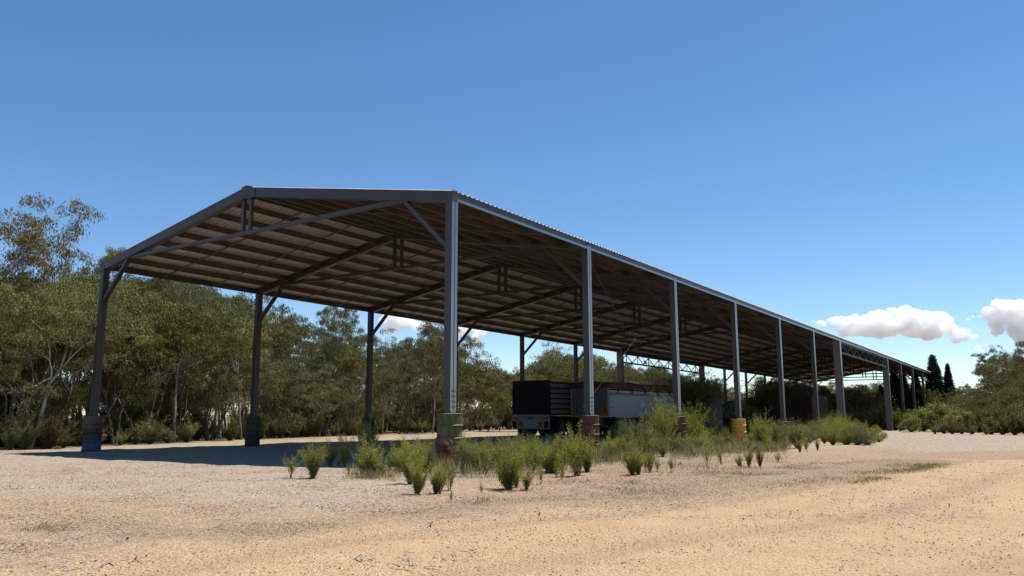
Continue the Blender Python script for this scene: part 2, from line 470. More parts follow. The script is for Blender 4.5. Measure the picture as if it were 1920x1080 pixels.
def build_ground():
    gx = axis_grid(-9000, 9000, -16, 26, .14, 1.07); gy = axis_grid(-9000, 9000, 3.5, 34, .14, 1.07)
    X, Y = np.meshgrid(gx, gy); nx, ny = len(gx), len(gy)
    Z = gz(X, Y)
    near = (np.abs(X) < 40) & (Y > 0) & (Y < 60)
    road = [at(-500, 1400), at(0, 1075), at(500, 1000), at(960, 958), at(1250, 935), at(1450, 905), at(1650, 872), at(1920, 850), at(2300, 842), (60, 20), (60, -60), (-40, -60)]
    sdr = poly_sd(X, Y, road)
    zr = smooth(sdr, 1.0)
    # wheel ruts following the road's edge
    rut = sum(np.exp(-((sdr - o) / .35) ** 2) for o in (.8, 2.6)) * .022
    ztr = sum(np.exp(-((sdr - o) / w_) ** 2) for o, w_ in ((.8, .22), (2.6, .25), (4.9, .3), (6.4, .3), (9.0, .4), (10.6, .4))) * near
    lip = np.exp(-((sdr + .15) / .3) ** 2) * .05 * np.clip(fbm(X * .5, Y * .5, 9, 2) + .5, 0, 1.4)
    Z = Z + np.where(near, .016 * fbm(X * 1.6, Y * 1.6, 1.1, 5) * (1 - .5 * zr) - rut + lip, 0)
    pale = [at(-400, 905), at(0, 925), at(350, 938), at(600, 958), at(760, 935), at(880, 900), at(1300, 850), at(1650, 838), at(1720, 850), at(1920, 846), at(2300, 842), ST(60, -50), ST(120, -20), ST(120, 24), ST(0, 20), ST(-30, 20)]
    zp = smooth(poly_sd(X, Y, pale), 1.2)
    litter = [at(650, 968), at(820, 940), at(1000, 930), at(1200, 900), at(1450, 880), at(1680, 862), at(1830, 865), at(1700, 885), at(1500, 915), at(1300, 945), at(1000, 955), at(800, 985)]
    zl = smooth(poly_sd(X, Y, litter), .8)
    zl = np.maximum(zl, smooth(poly_sd(X, Y, [at(70, 884), at(100, 874), at(160, 874), at(185, 880), at(140, 888)]), .35) * .7)
    l2 = [at(20, 985), at(150, 968), at(380, 985), at(700, 965), at(700, 985), at(450, 1020), at(150, 1010)]
    zl = np.maximum(zl * .85, smooth(poly_sd(X, Y, l2), .4) * .75)
    strip = [at(560, 888), at(700, 898), at(840, 905), at(1000, 905), at(1300, 880), at(1480, 862), at(1480, 830), at(1200, 835), at(1000, 845), at(800, 868)]
    zs = smooth(poly_sd(X, Y, strip), .6)
    red = [at(1600, 850), at(1750, 862), at(1950, 866), at(2100, 860), at(1950, 848), at(1700, 842)]
    zred = smooth(poly_sd(X, Y, red), .8)
    red2 = [at(850, 905), at(1050, 935), at(1450, 895), at(1600, 870), at(1600, 850), at(1300, 862), at(1100, 890)]
    zred = np.maximum(zred, smooth(poly_sd(X, Y, red2), 1.0) * .7)
    g1 = [at(30, 990), at(90, 978), at(150, 990), at(110, 1005)]
    g2 = [at(1650, 885), at(1720, 870), at(1790, 872), at(1760, 884), at(1690, 892)]
    g3 = [at(1580, 905), at(1640, 895), at(1680, 900), at(1620, 908)]
    g4 = [at(865, 945), at(900, 930), at(950, 938), at(900, 950)]
    zg = np.maximum.reduce([smooth(poly_sd(X, Y, g), .7) * .8 for g in (g1, g2, g3, g4)]) * .55
    zg = np.maximum(zg, zs * .55)
    S = (X - X0) * U[0] + (Y - Y0) * U[1]; T = (X - X0) * V[0] + (Y - Y0) * V[1]
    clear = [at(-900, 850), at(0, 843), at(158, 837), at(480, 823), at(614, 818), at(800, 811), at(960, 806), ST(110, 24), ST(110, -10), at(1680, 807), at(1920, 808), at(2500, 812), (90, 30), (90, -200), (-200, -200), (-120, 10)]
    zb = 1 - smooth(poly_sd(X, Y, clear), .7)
    v = np.stack([X.ravel(), Y.ravel(), Z.ravel()], 1)
    i = np.arange(nx - 1); j = np.arange(ny - 1); I, J = np.meshgrid(i, j)
    a = (J * nx + I).ravel(); q = np.stack([a, a + 1, a + 1 + nx, a + nx], 1)
    me = mesh_np("ground", v, q.ravel(), np.full(len(q), 4), M['ground'], smooth=True)
    for nm, z in (("z_road", zr), ("z_pale", zp), ("z_litter", zl), ("z_red", zred), ("z_green", zg), ("z_bush", zb), ("z_track", ztr)):
        at_ = me.attributes.new(nm, 'FLOAT', 'POINT'); at_.data.foreach_set("value", z.ravel().astype(np.float32))
    o = link("ground", me); tag(o, kind="structure")
    return road, pale
ROAD, PALE = build_ground()

def pebbles():
    """loose stones on the gravel near the camera, one object"""
    n = 110000
    d = 5.0 * np.exp(rng.random(n) * 1.5); a = (rng.random(n) - .5) * 1.35
    x, y = d * np.sin(a), d * np.cos(a)
    r = (.003 + .0075 * rng.random(n) ** 3) * (d / 9) ** .45
    inroad = poly_sd(x, y, ROAD) > 0
    keep = (~inroad) | (rng.random(n) < .3)
    S = (x - X0) * U[0] + (y - Y0) * U[1]
    x, y, r = x[keep], y[keep], r[keep]; n = len(x)
    z = gz(x, y) + r * .25
    o6 = np.array([(1,0,0),(0,1,0),(-1,0,0),(0,-1,0),(0,0,1),(0,0,-1)], float)
    off = o6[None] * r[:, None, None] * (1 + .35 * (rng.random((n, 6, 3)) - .5)) * np.array([1.2, 1, .65])
    th = rng.random(n) * 6.28; c, s = np.cos(th)[:, None], np.sin(th)[:, None]
    ox = off[..., 0] * c - off[..., 1] * s; oy = off[..., 0] * s + off[..., 1] * c
    v = np.stack([ox + x[:, None], oy + y[:, None], off[..., 2] + z[:, None]], -1).reshape(-1, 3)
    f = np.array([(0,1,4),(1,2,4),(2,3,4),(3,0,4),(1,0,5),(2,1,5),(3,2,5),(0,3,5)])
    F = (f[None] + (np.arange(n) * 6)[:, None, None]).reshape(-1)
    m, nt, out = newmat("loose_stone"); p = N(nt, "ShaderNodeBsdfPrincipled")
    a_ = N(nt, "ShaderNodeAttribute", attribute_name="tint")
    c_ = ramp(nt, a_.outputs["Fac"], [(0, (.16, .10, .06)), (.2, (.28, .185, .11)), (.65, (.42, .30, .185)), (1, (.58, .48, .35))]).outputs[0]
    nt.links.new(c_, p.inputs["Base Color"]); p.inputs["Roughness"].default_value = .9; nt.links.new(p.outputs[0], out.inputs[0])
    me = mesh_np("gravel", v, F, np.full(n * 8, 3), m, np.repeat(rng.random(n), 6))
    tag(link("gravel", me), "loose tan and cream gravel stones strewn over the dirt", "gravel", kind="stuff")
pebbles()

# ------------------------------------------------------------------ the shed
W, D1, DT, D3 = 15.80, 6.511, 15.895, 6.277
FR = [D1 * i for i in range(7)] + [D1 * 6 + DT + D3 * i for i in range(7)]
RUN = -0.0127
def eave(s): return 6.40 + RUN * s
def roofz(s, t):
    k = min(t, W - t) / (W / 2)
    return eave(s) + 1.42 * k
shed = empty("open_shed", (X0, Y0, 0), math.atan2(U[1], U[0]),
             "very long open-sided galvanised steel shed with shallow gable roof standing on drum footings", "shed")
BASE = {}
post_poly = [(-.11,-.10),(-.006,-.10),(-.006,-.086),(.006,-.086),(.006,-.10),(.11,-.10),(.11,.10),(.006,.10),(.006,.086),(-.006,.086),(-.006,.10),(-.11,.10)]
def world_z(s, t): return float(gz(*ST(s, t)))
drum_top = {('R',0):1.16,('R',1):1.10,('R',2):1.05,('R',3):.92,('L',0):1.10,('L',1):1.04,('L',2):1.0,('L',3):.98}
for i, s in enumerate(FR):
    wide = i in (6, 7)
    for side, t in (('R', 0.0), ('L', W)):
        inn = 1 if side == 'R' else -1
        z0 = drum_top.get((side, i), world_z(s, t) + (.9 if i > 7 else 0.0))
        if i in (4, 5): z0 = .75
        if wide: z0 = world_z(s, t) - .1
        mb = MB()
        if wide:
            ss = s + (-.12 if i == 6 else .12)
            mb.prof((ss, t + inn * .22, z0), (ss, t + inn * .22, eave(s) - .03), [(-.21, -.14), (.21, -.14), (.21, .14), (-.21, .14)], (1, 0, 0))
            c = mb.build("column", M['col_grey'], shed, bevel=.006)
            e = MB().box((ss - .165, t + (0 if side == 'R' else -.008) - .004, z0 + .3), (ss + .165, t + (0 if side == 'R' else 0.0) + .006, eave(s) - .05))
            e.build("lit_side", M['steel_sunlit'], c)  # lit side of the wide column, added as a bright sheet
        else:
            yc = t + inn * .10
            mb.prof((s, yc, z0), (s, yc, eave(s) - .10), [(y, x) for x, y in post_poly], (1, 0, 0))
            c = mb.build("column", M['steel'], shed)
            if side == 'R':
                for xa in (-.109, .012): MB().box((s + xa, -.004, z0 + .02), (s + xa + .097, -.0005, eave(s) - .11)).build("sunlit_flange", M['steel_sunlit'], c)  # sun on the outer post face painted as added pale strips
            if side == 'R' and i < 2:
                for z in np.arange(z0 + .35, eave(s) - .2, 1.86):
                    for dy in (-.035, .05):
                        MB().box((s - .122, yc + dy - .012, z), (s - .1095, yc + dy + .012, z + .024)).build("bolt", M['steel_dull'], c)
                for k in range(4):
                    for dx in (-.055, .04):
                        MB().box((s + dx, -.0075, z0 + .12 + .12 * k), (s + dx + .022, -.0045, z0 + .18 + .12 * k)).build("bolt_slot", M['black'], c)
            cl = MB().box((s - .15, yc - .14, z0 - .004), (s + .15, yc + .14, z0 + .012))
            for dx in (-1, 1):
                for dy in (-1, 1): cl.tube([(s + dx*.125, yc + dy*.115, z0), (s + dx*.125, yc + dy*.115, z0 + .07)], .014, 6)
            cl.build("base_plate", M['steel_dull'], shed)
        BASE[(side, i)] = z0
    # rafters
    if True:
        for side, ta, tb in (('R', .0, W / 2), ('L', W, W / 2)):
            d = .27
            mb = MB()
            za, zb_ = roofz(s, ta) - d / 2, roofz(s, tb) - d / 2
            mb.prof((s, ta, za), (s, tb, zb_), [(-.10,-d/2),(-.006,-d/2),(-.006,-d/2+.012),(.006,-d/2+.012),(.006,-d/2),(.10,-d/2),(.10,d/2),(-.10,d/2)])
            mb.build("rafter", M['steel'] if i < 6 or i > 7 else M['steel_dull'], shed)
    # knee braces, tie and hangers
    if not wide:
        for side in ('R', 'L'):
            t1, t2 = (.36, 1.6) if side == 'R' else (W - .36, W - 1.6)
            MB().prof((s, t1 - (.16 if side == 'R' else -.16), eave(s) - 1.32), (s, t2, roofz(s, t2) - .27), [(-.07,-.05),(.07,-.05),(.07,.05),(-.07,.05)]).build("knee_brace", M['steel'] if i == 0 else M['steel_dull'], shed)
        zt = eave(s) + .07
        MB().prof((s, 1.55, zt - .02), (s, W - 1.55, zt - .02), [(-.055,-.05),(.055,-.05),(.055,.05),(-.055,.05)]).build("tie_beam", M['steel'] if i == 0 else M['steel_dull'], shed)
        for dt in (-.17, .17):
            MB().prof((s, W/2 + dt, zt + .03), (s, W/2 + dt, roofz(s, W/2 + dt) - .27), [(-.05,-.05),(.05,-.05),(.05,.05),(-.05,.05)], (1, 0, 0)).build("hanger", M['steel'] if i == 0 else M['steel_dull'], shed)
# knee plates at the two front corners
for t in (0.0, W):
    e = 1 if t == 0 else -1
    MB().prof((-.108, t - e * .006, eave(0) - .24), (-.108, t - e*.006, eave(0) + .03), [(-.004, 0), (.004, 0), (.004, .20), (-.004, .20)], (1, 0, 0)).build("knee_plate", M['steel'], shed)
mb = MB()
mb.add([(-.118, W/2 - .45, roofz(0, W/2) - .36), (-.118, W/2 + .45, roofz(0, W/2) - .36), (-.118, W/2 + .45, roofz(0, W/2 - .45) - .02), (-.118, W/2, roofz(0, W/2) - .015), (-.118, W/2 - .45, roofz(0, W/2 - .45) - .02),
        (-.104, W/2 - .45, roofz(0, W/2) - .36), (-.104, W/2 + .45, roofz(0, W/2) - .36), (-.104, W/2 + .45, roofz(0, W/2 - .45) - .02), (-.104, W/2, roofz(0, W/2) - .015), (-.104, W/2 - .45, roofz(0, W/2 - .45) - .02)],
       [(0,1,2,3,4), (9,8,7,6,5), (0,5,6,1), (1,6,7,2), (2,7,8,3), (3,8,9,4), (4,9,5,0)])
mb.build("apex_plate", M['steel'], shed)
# purlins: one lapped line each, eave to ridge on both slopes
S0, S1 = -.10, FR[-1] + .10
NP = 8
slope = math.atan2(1.42, W / 2)
for side in ('R', 'L'):
    for k in range(NP + 1):
        t = (W / 2) * k / NP
        if k == NP: t -= .18
        tt = t if side == 'R' else W - t
        dir_ = 1 if side == 'R' else -1
        zc0, zc1 = roofz(S0, tt) - .105, roofz(S1, tt) - .105
        th_, dep, fl = .004, .20, .07
        if k == 0:
            tt = tt + (-.001 if side == 'R' else .001); dep = .21
            poly = [(0, -dep/2), (.075, -dep/2), (.075, -dep/2 + .006), (.006, -dep/2 + .006), (.006, dep/2 - .006), (.075, dep/2 - .006), (.075, dep/2), (0, dep/2)]
        else:
            poly = [(0, -dep/2), (fl, -dep/2), (fl, -dep/2 + .006), (.006, -dep/2 + .006), (.006, dep/2), (-fl, dep/2), (-fl, dep/2 - .006), (0, dep/2 - .006)]
        sx = -1  # outline's first axis points to -t
        poly2 = [(x * (-1 if side == 'R' else 1), y) for x, y in poly]
        a = MB().prof((.108 if k else -.04, tt, zc0), (S1, tt, zc1), poly2)
        a.build("eave_purlin" if k == 0 else "purlin", M['steel'] if k == 0 else M['purlin'], shed)
        if k == 0 and side == 'R': MB().bar((S0 + .1, -.003, roofz(S0 + .1, 0) - .185), (S1, -.003, roofz(S1, 0) - .185), .004, .065).build('sunlit_eave_edge', M['steel_sunlit'], shed)  # sunlit lower part of the eave purlin, added as a bright bar
# bridging struts
for b in range(13):
    sa, sb = FR[b], FR[b + 1]
    n = 5 if b == 6 else 2
    for q in range(1, n + 1):
        s = sa + (sb - sa) * q / (n + 1)
        for side in ('R', 'L'):
            ta, tb = (.12, W/2 - .2) if side == 'R' else (W - .12, W/2 + .2)
            MB().bar((s, ta, roofz(s, ta) - .19), (s, tb, roofz(s, tb) - .19), .035, .035).build("bridging_strut", M['purlin'], shed)
# roof sheets: trapezoidal ribs from eave to ridge
def sheet(side):
    pitch = .19; n = int((S1 - S0 + .04) / pitch)
    prof = [(0, 0), (.055, 0), (.075, .03), (.110, .03), (.130, 0)]
    ss, hh = [], []
    for k in range(n):
        for a, h in prof: ss.append(S0 - .02 + k * pitch + a); hh.append(h)
    ss.append(S0 - .02 + n * pitch); hh.append(0)
    v = []
    for t in ((-.022, W/2) if side == 'R' else (W + .022, W/2)):
        for s, h in zip(ss, hh): v.append((s, t, roofz(s, t) + .002 + h))
    m = len(ss)
    q = [(i, i + 1, m + i + 1, m + i) for i in range(m - 1)]
    me = mesh_np("roof_sheet", np.array(v), np.array(q).ravel(), np.full(len(q), 4), M['sheet'])
    link("roof_sheet", me, shed)
sheet('R'); sheet('L')
mb = MB()
for sgn in (1, -1):
    mb.add([(S0 - .03, W/2, eave(S0) + 1.42 + .055), (S1 + .02, W/2, eave(S1) + 1.42 + .055), (S1 + .02, W/2 + sgn*.24, roofz(S1, W/2 + .24) + .038), (S0 - .03, W/2 + sgn*.24, roofz(S0, W/2 + .24) + .038)], [(0,1,2,3)])
mb.build("ridge_cap", M['sheet'], shed)
# trusses over the two wide openings
for side, t in (('R', .10), ('L', W - .10)):
    sa, sb = FR[6] + .14, FR[7] - .14
    tr = MB()
    za = lambda s: eave(s) - .27
    zb_ = lambda s: eave(s) - .92
    tr.bar((sa, t, za(sa)), (sb, t, za(sb)), .09, .09).bar((sa, t, zb_(sa)), (sb, t, zb_(sb)), .09, .11)
    tro = tr.build("truss_beam", M['steel_dull'], shed)
    nb = 16; wb = MB()
    for k in range(nb):
        p, q = sa + (sb - sa) * k / nb, sa + (sb - sa) * (k + 1) / nb
        if k % 2: wb.bar((p, t, za(p) - .04), (q, t, zb_(q) + .05), .045, .05)
        else: wb.bar((p, t, zb_(p) + .05), (q, t, za(q) - .04), .045, .05)
        if k % 2 == 0 and side == 'L': wb.bar((q, t, za(q) - .045), (q, t, zb_(q) + .055), .045, .05, (1, 0, 0))
    wb.build("web_bars", M['steel_dull'], tro)
# crossed wire braces in the second bay of the near side
a, b = (FR[1] + .13, .03, eave(FR[1]) - .62), (FR[2] - .05, .03, 1.25)
wa = []
for k in range(13):
    f = k / 12; wa.append((a[0] + (b[0]-a[0]) * f, a[1], a[2] + (b[2]-a[2]) * f - .28 * math.sin(math.pi * f)))
MB().tube(wa, .008, 5).build("brace_wire", M['wire'], shed)
p = wa[7]
rg = MB()
for k in range(7):
    rg.tube([(p[0] + random.uniform(-.07, .07), p[1] + random.uniform(-.05, .05), p[2] + random.uniform(-.02, .09)) for _ in range(3)], .016, 5)
rg.build("wire_tangle", M['concrete'], shed)
MB().tube([(FR[1] + .1, .35, 1.35), (FR[1] + 3.2, .35, 3.3), (FR[2] - .1, .35, eave(FR[2]) - .55)], .0045, 5).build("brace_wire", M['wire'], shed)

# ------------------------------------------------------------------ drum footings
def drum(s, t, ztop, mat, label, segs=None, rim=True):
    x, y = ST(s, t); g = float(gz(x, y)) - .12
    h = ztop - g - .004
    R = .2925; prof = [(R * .9, 0), (R, 0)]
    z = h
    rings = []
    zz = h - .01
    k = 0
    pr = [(R, h), (R + .008, h - .005), (R + .008, h - .025), (R, h - .03)]
    zz = h - .27
    while zz > .05:
        pr += [(R, zz + .026), (R + .008, zz + .020), (R + .030, zz + .004), (R + .028, zz - .006), (R + .004, zz - .020), (R, zz - .024)]
        zz -= .285
    pr += [(R, 0)]
    body = MB().lathe(pr[::-1], 32, wob=.012)
    o = empty("steel_drum", (x, y, g), 0, label, "drum", "steel drum footings under the shed posts")
    body.build("barrel", mat, o, smooth=True)
    MB().lathe([(R - .02, h - .02), (R - .02, h + .003), (R * .6, h + .006)], 24).build("concrete_fill", M['concrete'], o)
    return o
GR, RD, YE = (.12, .14, .04), (.11, .020, .018), (.62, .34, .05)
drum(FR[0], .10, BASE[('R',0)], mat_rustdrum("drum_green_red", [(0, RD), (.56, (.15, .12, .06)), (.85, GR)], .58), "steel drum with flaking green top and dark red bottom under the front corner post")
drum(FR[1], .10, BASE[('R',1)], mat_rustdrum("drum_rust", [(0, (.085, .034, .02)), (1, (.10, .038, .02))], .9), "fully rusted brown drum under the second near-side post, beside the silver trailer")
drum(FR[2], .10, BASE[('R',2)], mat_rustdrum("drum_dark_rust", [(0, (.09, .05, .035)), (1, (.10, .05, .03))], .9), "dark rusted drum half hidden by a dead brown bush")
drum(FR[3], .10, BASE[('R',3)], mat_rustdrum("drum_yellow", [(0, (.10, .05, .03)), (.30, YE), (1.0, YE)], .14), "yellow painted drum rising out of the green shrubs")
drum(FR[0], W - .10, BASE[('L',0)], mat_rustdrum("drum_blue", [(0, (.03, .075, .15)), (.50, (.05, .035, .028)), (.9, (.10, .07, .05))], .35), "blackened drum with blue painted bottom under the far front corner post")
drum(FR[1], W - .10, BASE[('L',1)], mat_rustdrum("drum_dark_green", [(0, (.02, .02, .018)), (.6, (.035, .045, .025))], .25), "dark green and black drum under the second post of the far side")
drum(FR[2], W - .10, BASE[('L',2)], mat_rustdrum("drum_black", [(0, (.02, .02, .02)), (.6, (.03, .028, .025))], .3), "black drum under the third post of the far side, behind tall green shrubs")
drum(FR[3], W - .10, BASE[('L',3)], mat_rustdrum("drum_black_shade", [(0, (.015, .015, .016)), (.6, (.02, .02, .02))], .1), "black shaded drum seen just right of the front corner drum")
dm = mat_rustdrum("drum_old", [(0, (.08, .045, .03)), (1, (.09, .05, .035))], .9)
wh = {4: "fifth post of the near side, sunk in green shrubs", 5: "sixth post of the near side, sunk in green shrubs", 8: "first post past the wide truss opening", 9: "second post past the wide truss opening", 10: "third post past the wide truss opening",
      11: "third post from the far end of the shed", 12: "last post but one of the shed's near side", 13: "last post of the shed's near side"}
for i, tx in wh.items():
    drum(FR[i], .10, BASE[('R', i)], dm, "old rusted drum under the " + tx)
for i in (4, 5, 8, 9, 10, 11, 12, 13):
    o = drum(FR[i], W - .10, BASE[('L', i)], dm, "old dark drum under a far-side post deep beyond the trailers")

# ------------------------------------------------------------------ trailers
SHA = math.atan2(U[1], U[0])
def wheel_pair(parent, s, t, z, r=.5, w=.28):
    """one wheel: tyre with rim and hub, axis across the trailer"""
    tyre = MB().lathe([(r*.55, -w/2), (r*.9, -w/2), (r, -w/2+.05), (r, w/2-.05), (r*.9, w/2), (r*.55, w/2)], 28, (0, 0), 'y').build("wheel", M['rubber'], parent, (s, t, z), smooth=True)
    MB().lathe([(r*.56, -w/2-.005), (r*.5, -w/2+.04), (r*.25, -w/2+.05), (r*.22, -w/2-.05), (r*.05, -w/2-.06)], 20, (0, 0), 'y').build("rim", M['greypanel'], tyre, smooth=True)
def lamp(parent, s, t, z, w=.34, h=.36):
    l = MB().box((s - .03, t, z), (s, t + w, z + h)).build("rear_lamp", M['amber'], parent, bevel=.01)
    MB().box((s - .036, t + w * .08, z + h * .2), (s - .0305, t + w * .5, z + h * .8)).build("red_lens", M['redlens'], l)

# dark enclosed trailer, further under the roof
tx, ty = ST(23.4, 12.1)
t1 = empty("curtain_trailer", (tx, ty, float(gz(tx, ty))), SHA, "dark box trailer with pitch black rear opening and white tail panel with amber lamps", "trailer")
g1 = .12  # local z offset: ground to frame datum
Lt = 11.0
MB().box((.05, .03, 1.22), (Lt, 2.47, 3.10)).build("body", M['black'], t1, bevel=.02)
fr = MB().box((0, 0, 1.2), (.08, .07, 3.14)).box((0, 2.43, 1.2), (.08, 2.5, 3.14)).box((0, 0, 3.08), (.1, 2.5, 3.16)).box((0, .0, 1.15), (.12, 2.5, 1.24))
fr.build("rear_frame", M['black'], t1, bevel=.008)
tp = MB().box((-.02, .02, .45), (.05, 2.48, 1.25)).build("tail_panel", M['white'], t1, bevel=.01)
MB().box((-.035, .03, 1.10), (-.021, 2.47, 1.13)).box((-.035, .03, .98), (-.021, 2.47, .995)).build("panel_joint", M['black'], tp)
MB().box((-.032, 1.0, 1.0), (-.021, 1.42, 1.12)).build("number_plate", M['greypanel'], tp)
for a, b in ((.12, .4), (2.1, 2.4)): MB().box((-.036, a, .98), (-.021, b, 1.08)).build("marker_lamp", M['redlens'], tp)
lamp(t1, -.021, .45, .55); lamp(t1, -.021, 1.75, .55)
for a in (.06, 2.2): MB().box((-.03, a, .5), (-.021, a + .26, .9)).build("reflector_board", M['black'], tp)
MB().box((.05, .6, .55), (Lt - .6, .85, 1.15)).box((.05, 1.65, .55), (Lt - .6, 1.9, 1.15)).build("chassis", M['black'], t1)
# side of the trailer: pale pressed panels between dark posts
for k in range(4):
    for j in range(6):
        MB().box((.12 + k * 2.6, -.002, 1.32 + j * .29), (2.55 + k * 2.6, .028, 1.52 + j * .29)).build("side_panel", M['greypanel'], t1, bevel=.006)
fp = MB()
for k in range(5): fp.box((.06 + k * 2.6, -.02, 1.2), (.115 + k * 2.6, .03, 3.1))
fp.build("side_posts", M['black'], t1)
for sx in (1.6, 2.85, 4.1):
    for t_, in ((.28,), (2.22,)): wheel_pair(t1, sx, t_, .5)
for t_ in (.12, 1.98): MB().box((.6, t_, .08), (.62, t_ + .42, .62)).build("mudflap", M['rubber'], t1)
MB().box((Lt - 2.2, .5, 0.02), (Lt - 2.0, .65, 1.15)).box((Lt - 2.2, 1.85, 0.02), (Lt - 2.0, 2.0, 1.15)).box((Lt - 2.3, .42, 0.0), (Lt - 1.9, .73, .03)).box((Lt - 2.3, 1.77, 0.0), (Lt - 1.9, 2.08, .03)).build("landing_legs", M['steel_dull'], t1)

# silver tipping trailer with red roll tarp
tx, ty = ST(25.6, 9.52)
t2 = empty("tipper_trailer", (tx, ty, float(gz(tx, ty))), SHA, "silver grey tipper trailer with red roll tarp and amber rear lamps", "trailer")
Lt = 9.7
MB().box((.05, .02, 1.2), (Lt, 2.48, 2.98)).build("body", M['silver'], t2, bevel=.02)
MB().box((0, .0, 1.1), (.06, 2.5, 2.78)).build("tailgate", M['greypanel'], t2, bevel=.012)
gf = MB().box((-.03, 0, 1.1), (.0, .10, 2.95)).box((-.03, 2.4, 1.1), (0, 2.5, 2.95)).box((-.03, .1, 1.1), (0, 2.4, 1.2)).box((-.04, 1.22, 1.2), (0, 1.28, 2.75))
gf.build("tailgate_frame", M['silver'], t2, bevel=.006)
# arched tarp
mb = MB(); pts = []
for k in range(9):
    f = k / 8; pts.append((-.04 + f * 2.58 - .0, 2.99 + .16 * math.sin(math.pi * f) ))
poly = [(p_[0], p_[1]) for p_ in pts] + [(2.54, 2.72), (2.5, 2.72), (2.5, 2.96), (0, 2.96), (0, 2.72), (-.04, 2.72)]
n = len(poly)
segs = 12; vs = []; fs = []
for q in range(segs + 1):
    s = -.05 + (Lt + .1) * q / segs; sag = -.05 * math.sin(q * 2.1) * (q % 2)
    for (a, b) in poly: vs.append((s, a, b + (sag if b > 3.0 else 0) + (.012 * math.sin(q * 1.7 + a * 4) if b < 2.8 else 0)))
for q in range(segs):
    for k in range(n): fs.append((q*n + k, q*n + (k+1) % n, (q+1)*n + (k+1) % n, (q+1)*n + k))
fs.append(tuple(range(n))); fs.append(tuple(segs*n + k for k in range(n)))
mb.add(vs, fs); tarp = mb.build("tarp", M['tarp'], t2)
MB().box((-.062, .02, 2.74), (-.052, 2.48, 3.02)).build("tarp_end_flap", M['tarp'], tarp)
r_ = MB().box((-.02, -.05, 2.62), (Lt, .015, 2.70)).box((-.02, -.03, 2.44), (Lt, .015, 2.475)).box((-.02, -.035, 2.36), (Lt, .015, 2.385))
r_.build("side_rail", M['black'], t2)
b_ = MB().box((-.02, -.055, 1.12), (Lt, .018, 1.24)); b_.build("bottom_rail", M['silver'], t2, bevel=.006)
hk = MB()
for k in range(14): hk.box((.35 + k * .68, -.075, 1.15), (.41 + k * .68, -.056, 1.21))
hk.build("tarp_hooks", M['black'], t2)
st_ = MB()
for k in range(4): st_.tube([(.02, -.06, 1.3 + .35 * k), (.4, -.03, 1.3 + .35 * k)], .012, 5)
st_.build("gate_latches", M['black'], t2)
for k in range(5): MB().box((1.0 + k * 1.8, -.062, 2.48), (1.05 + k * 1.8, -.018, 2.74)).build("tarp_strap", M['black'], t2)
lamp(t2, -.031, .12, 1.28, .42, .42); lamp(t2, -.031, 1.95, 1.28, .42, .42)
MB().box((.3, .6, .62), (Lt, .85, 1.1)).box((.3, 1.65, .62), (Lt, 1.9, 1.1)).build("chassis", M['black'], t2)
MB().box((-.05, .15, .55), (.05, 2.35, .68)).box((0, .5, .6), (.08, .62, 1.12)).box((0, 1.9, .6), (.08, 2.02, 1.12)).build("rear_bumper", M['steel_dull'], t2)
for sx in (1.5, 2.75, 4.0):
    for t_ in (.2, 2.3): wheel_pair(t2, sx, t_, .5)
mg = MB()
for a, b, c_, d_ in ((.75, 1.05, .95, 1.08), (.95, 1.08, 4.5, 1.08), (4.5, 1.08, 4.75, .72)): mg.bar((a, .18, b), (c_, .18, d_), .5, .03)
mg.build("mudguard", M['white'], t2)
MB().box((5.2, .05, .72), (8.6, .55, 1.08)).build("side_locker", M['greypanel'], t2, bevel=.02)
for t_ in (.05, 2.0): MB().box((.62, t_, .1), (.64, t_ + .42, .65)).build("mudflap", M['rubber'], t2)

# ------------------------------------------------------------------ tank and rusted bin under the roof
tx, ty = along(1330, 53)
tk = empty("water_tank", (tx, ty, float(gz(tx, ty))), 0, "dark grey upright round tank standing in shrubs left of the yellow drum", "tank")
R = .82; H = 2.22 - float(gz(tx, ty)) - .1; pr = [(R, 0)]
for k in range(14):
    z = .08 + k * (H - .3) / 14; pr += [(R, z), (R + .018, z + .03), (R + .018, z + .07), (R, z + .1)]
pr += [(R, H - .12), (R - .06, H - .02), (R * .5, H + .05), (.25, H + .08)]
MB().lathe(pr, 40).build("shell", M['plastic'], tk, smooth=True)
MB().lathe([(.24, H + .07), (.24, H + .16), (.05, H + .18)], 20).build("lid", M['black'], tk, smooth=True)
ax, ay = along(1434, 66); bx_, by_ = along(1523, 64)
bn = empty("rusty_bin", (ax, ay, float(gz(ax, ay))), math.atan2(by_ - ay, bx_ - ax), "big rust brown steel bin between the posts behind green shrubs", "bin")
BL = math.hypot(bx_ - ax, by_ - ay); BH = 2.45 - float(gz(ax, ay))
MB().box((0, 0, .15), (BL, .05, BH)).box((0, 2.4, .15), (BL, 2.45, BH)).box((0, .05, .15), (.05, 2.4, BH)).box((BL - .05, .05, .15), (BL, 2.4, BH)).box((.05, .05, .15), (BL - .05, 2.4, .2)).build("shell", M['rustbox'], bn)
MB().box((-.03, -.04, BH - .08), (BL + .03, -.002, BH + .04)).box((-.03, 2.452, BH - .08), (BL + .03, 2.5, BH + .04)).build("top_rail", M['rustbox'], bn)
for k in range(6): MB().box((.1 + k * (BL - .3) / 5, -.07, .15), (.2 + k * (BL - .3) / 5, -.002, BH - .082)).build("rib", M['rustbox'], bn)
MB().box((.2, .2, 0), (.4, 2.2, .15)).box((BL - .4, .2, 0), (BL - .2, 2.2, .15)).build("skid", M['rustbox'], bn)

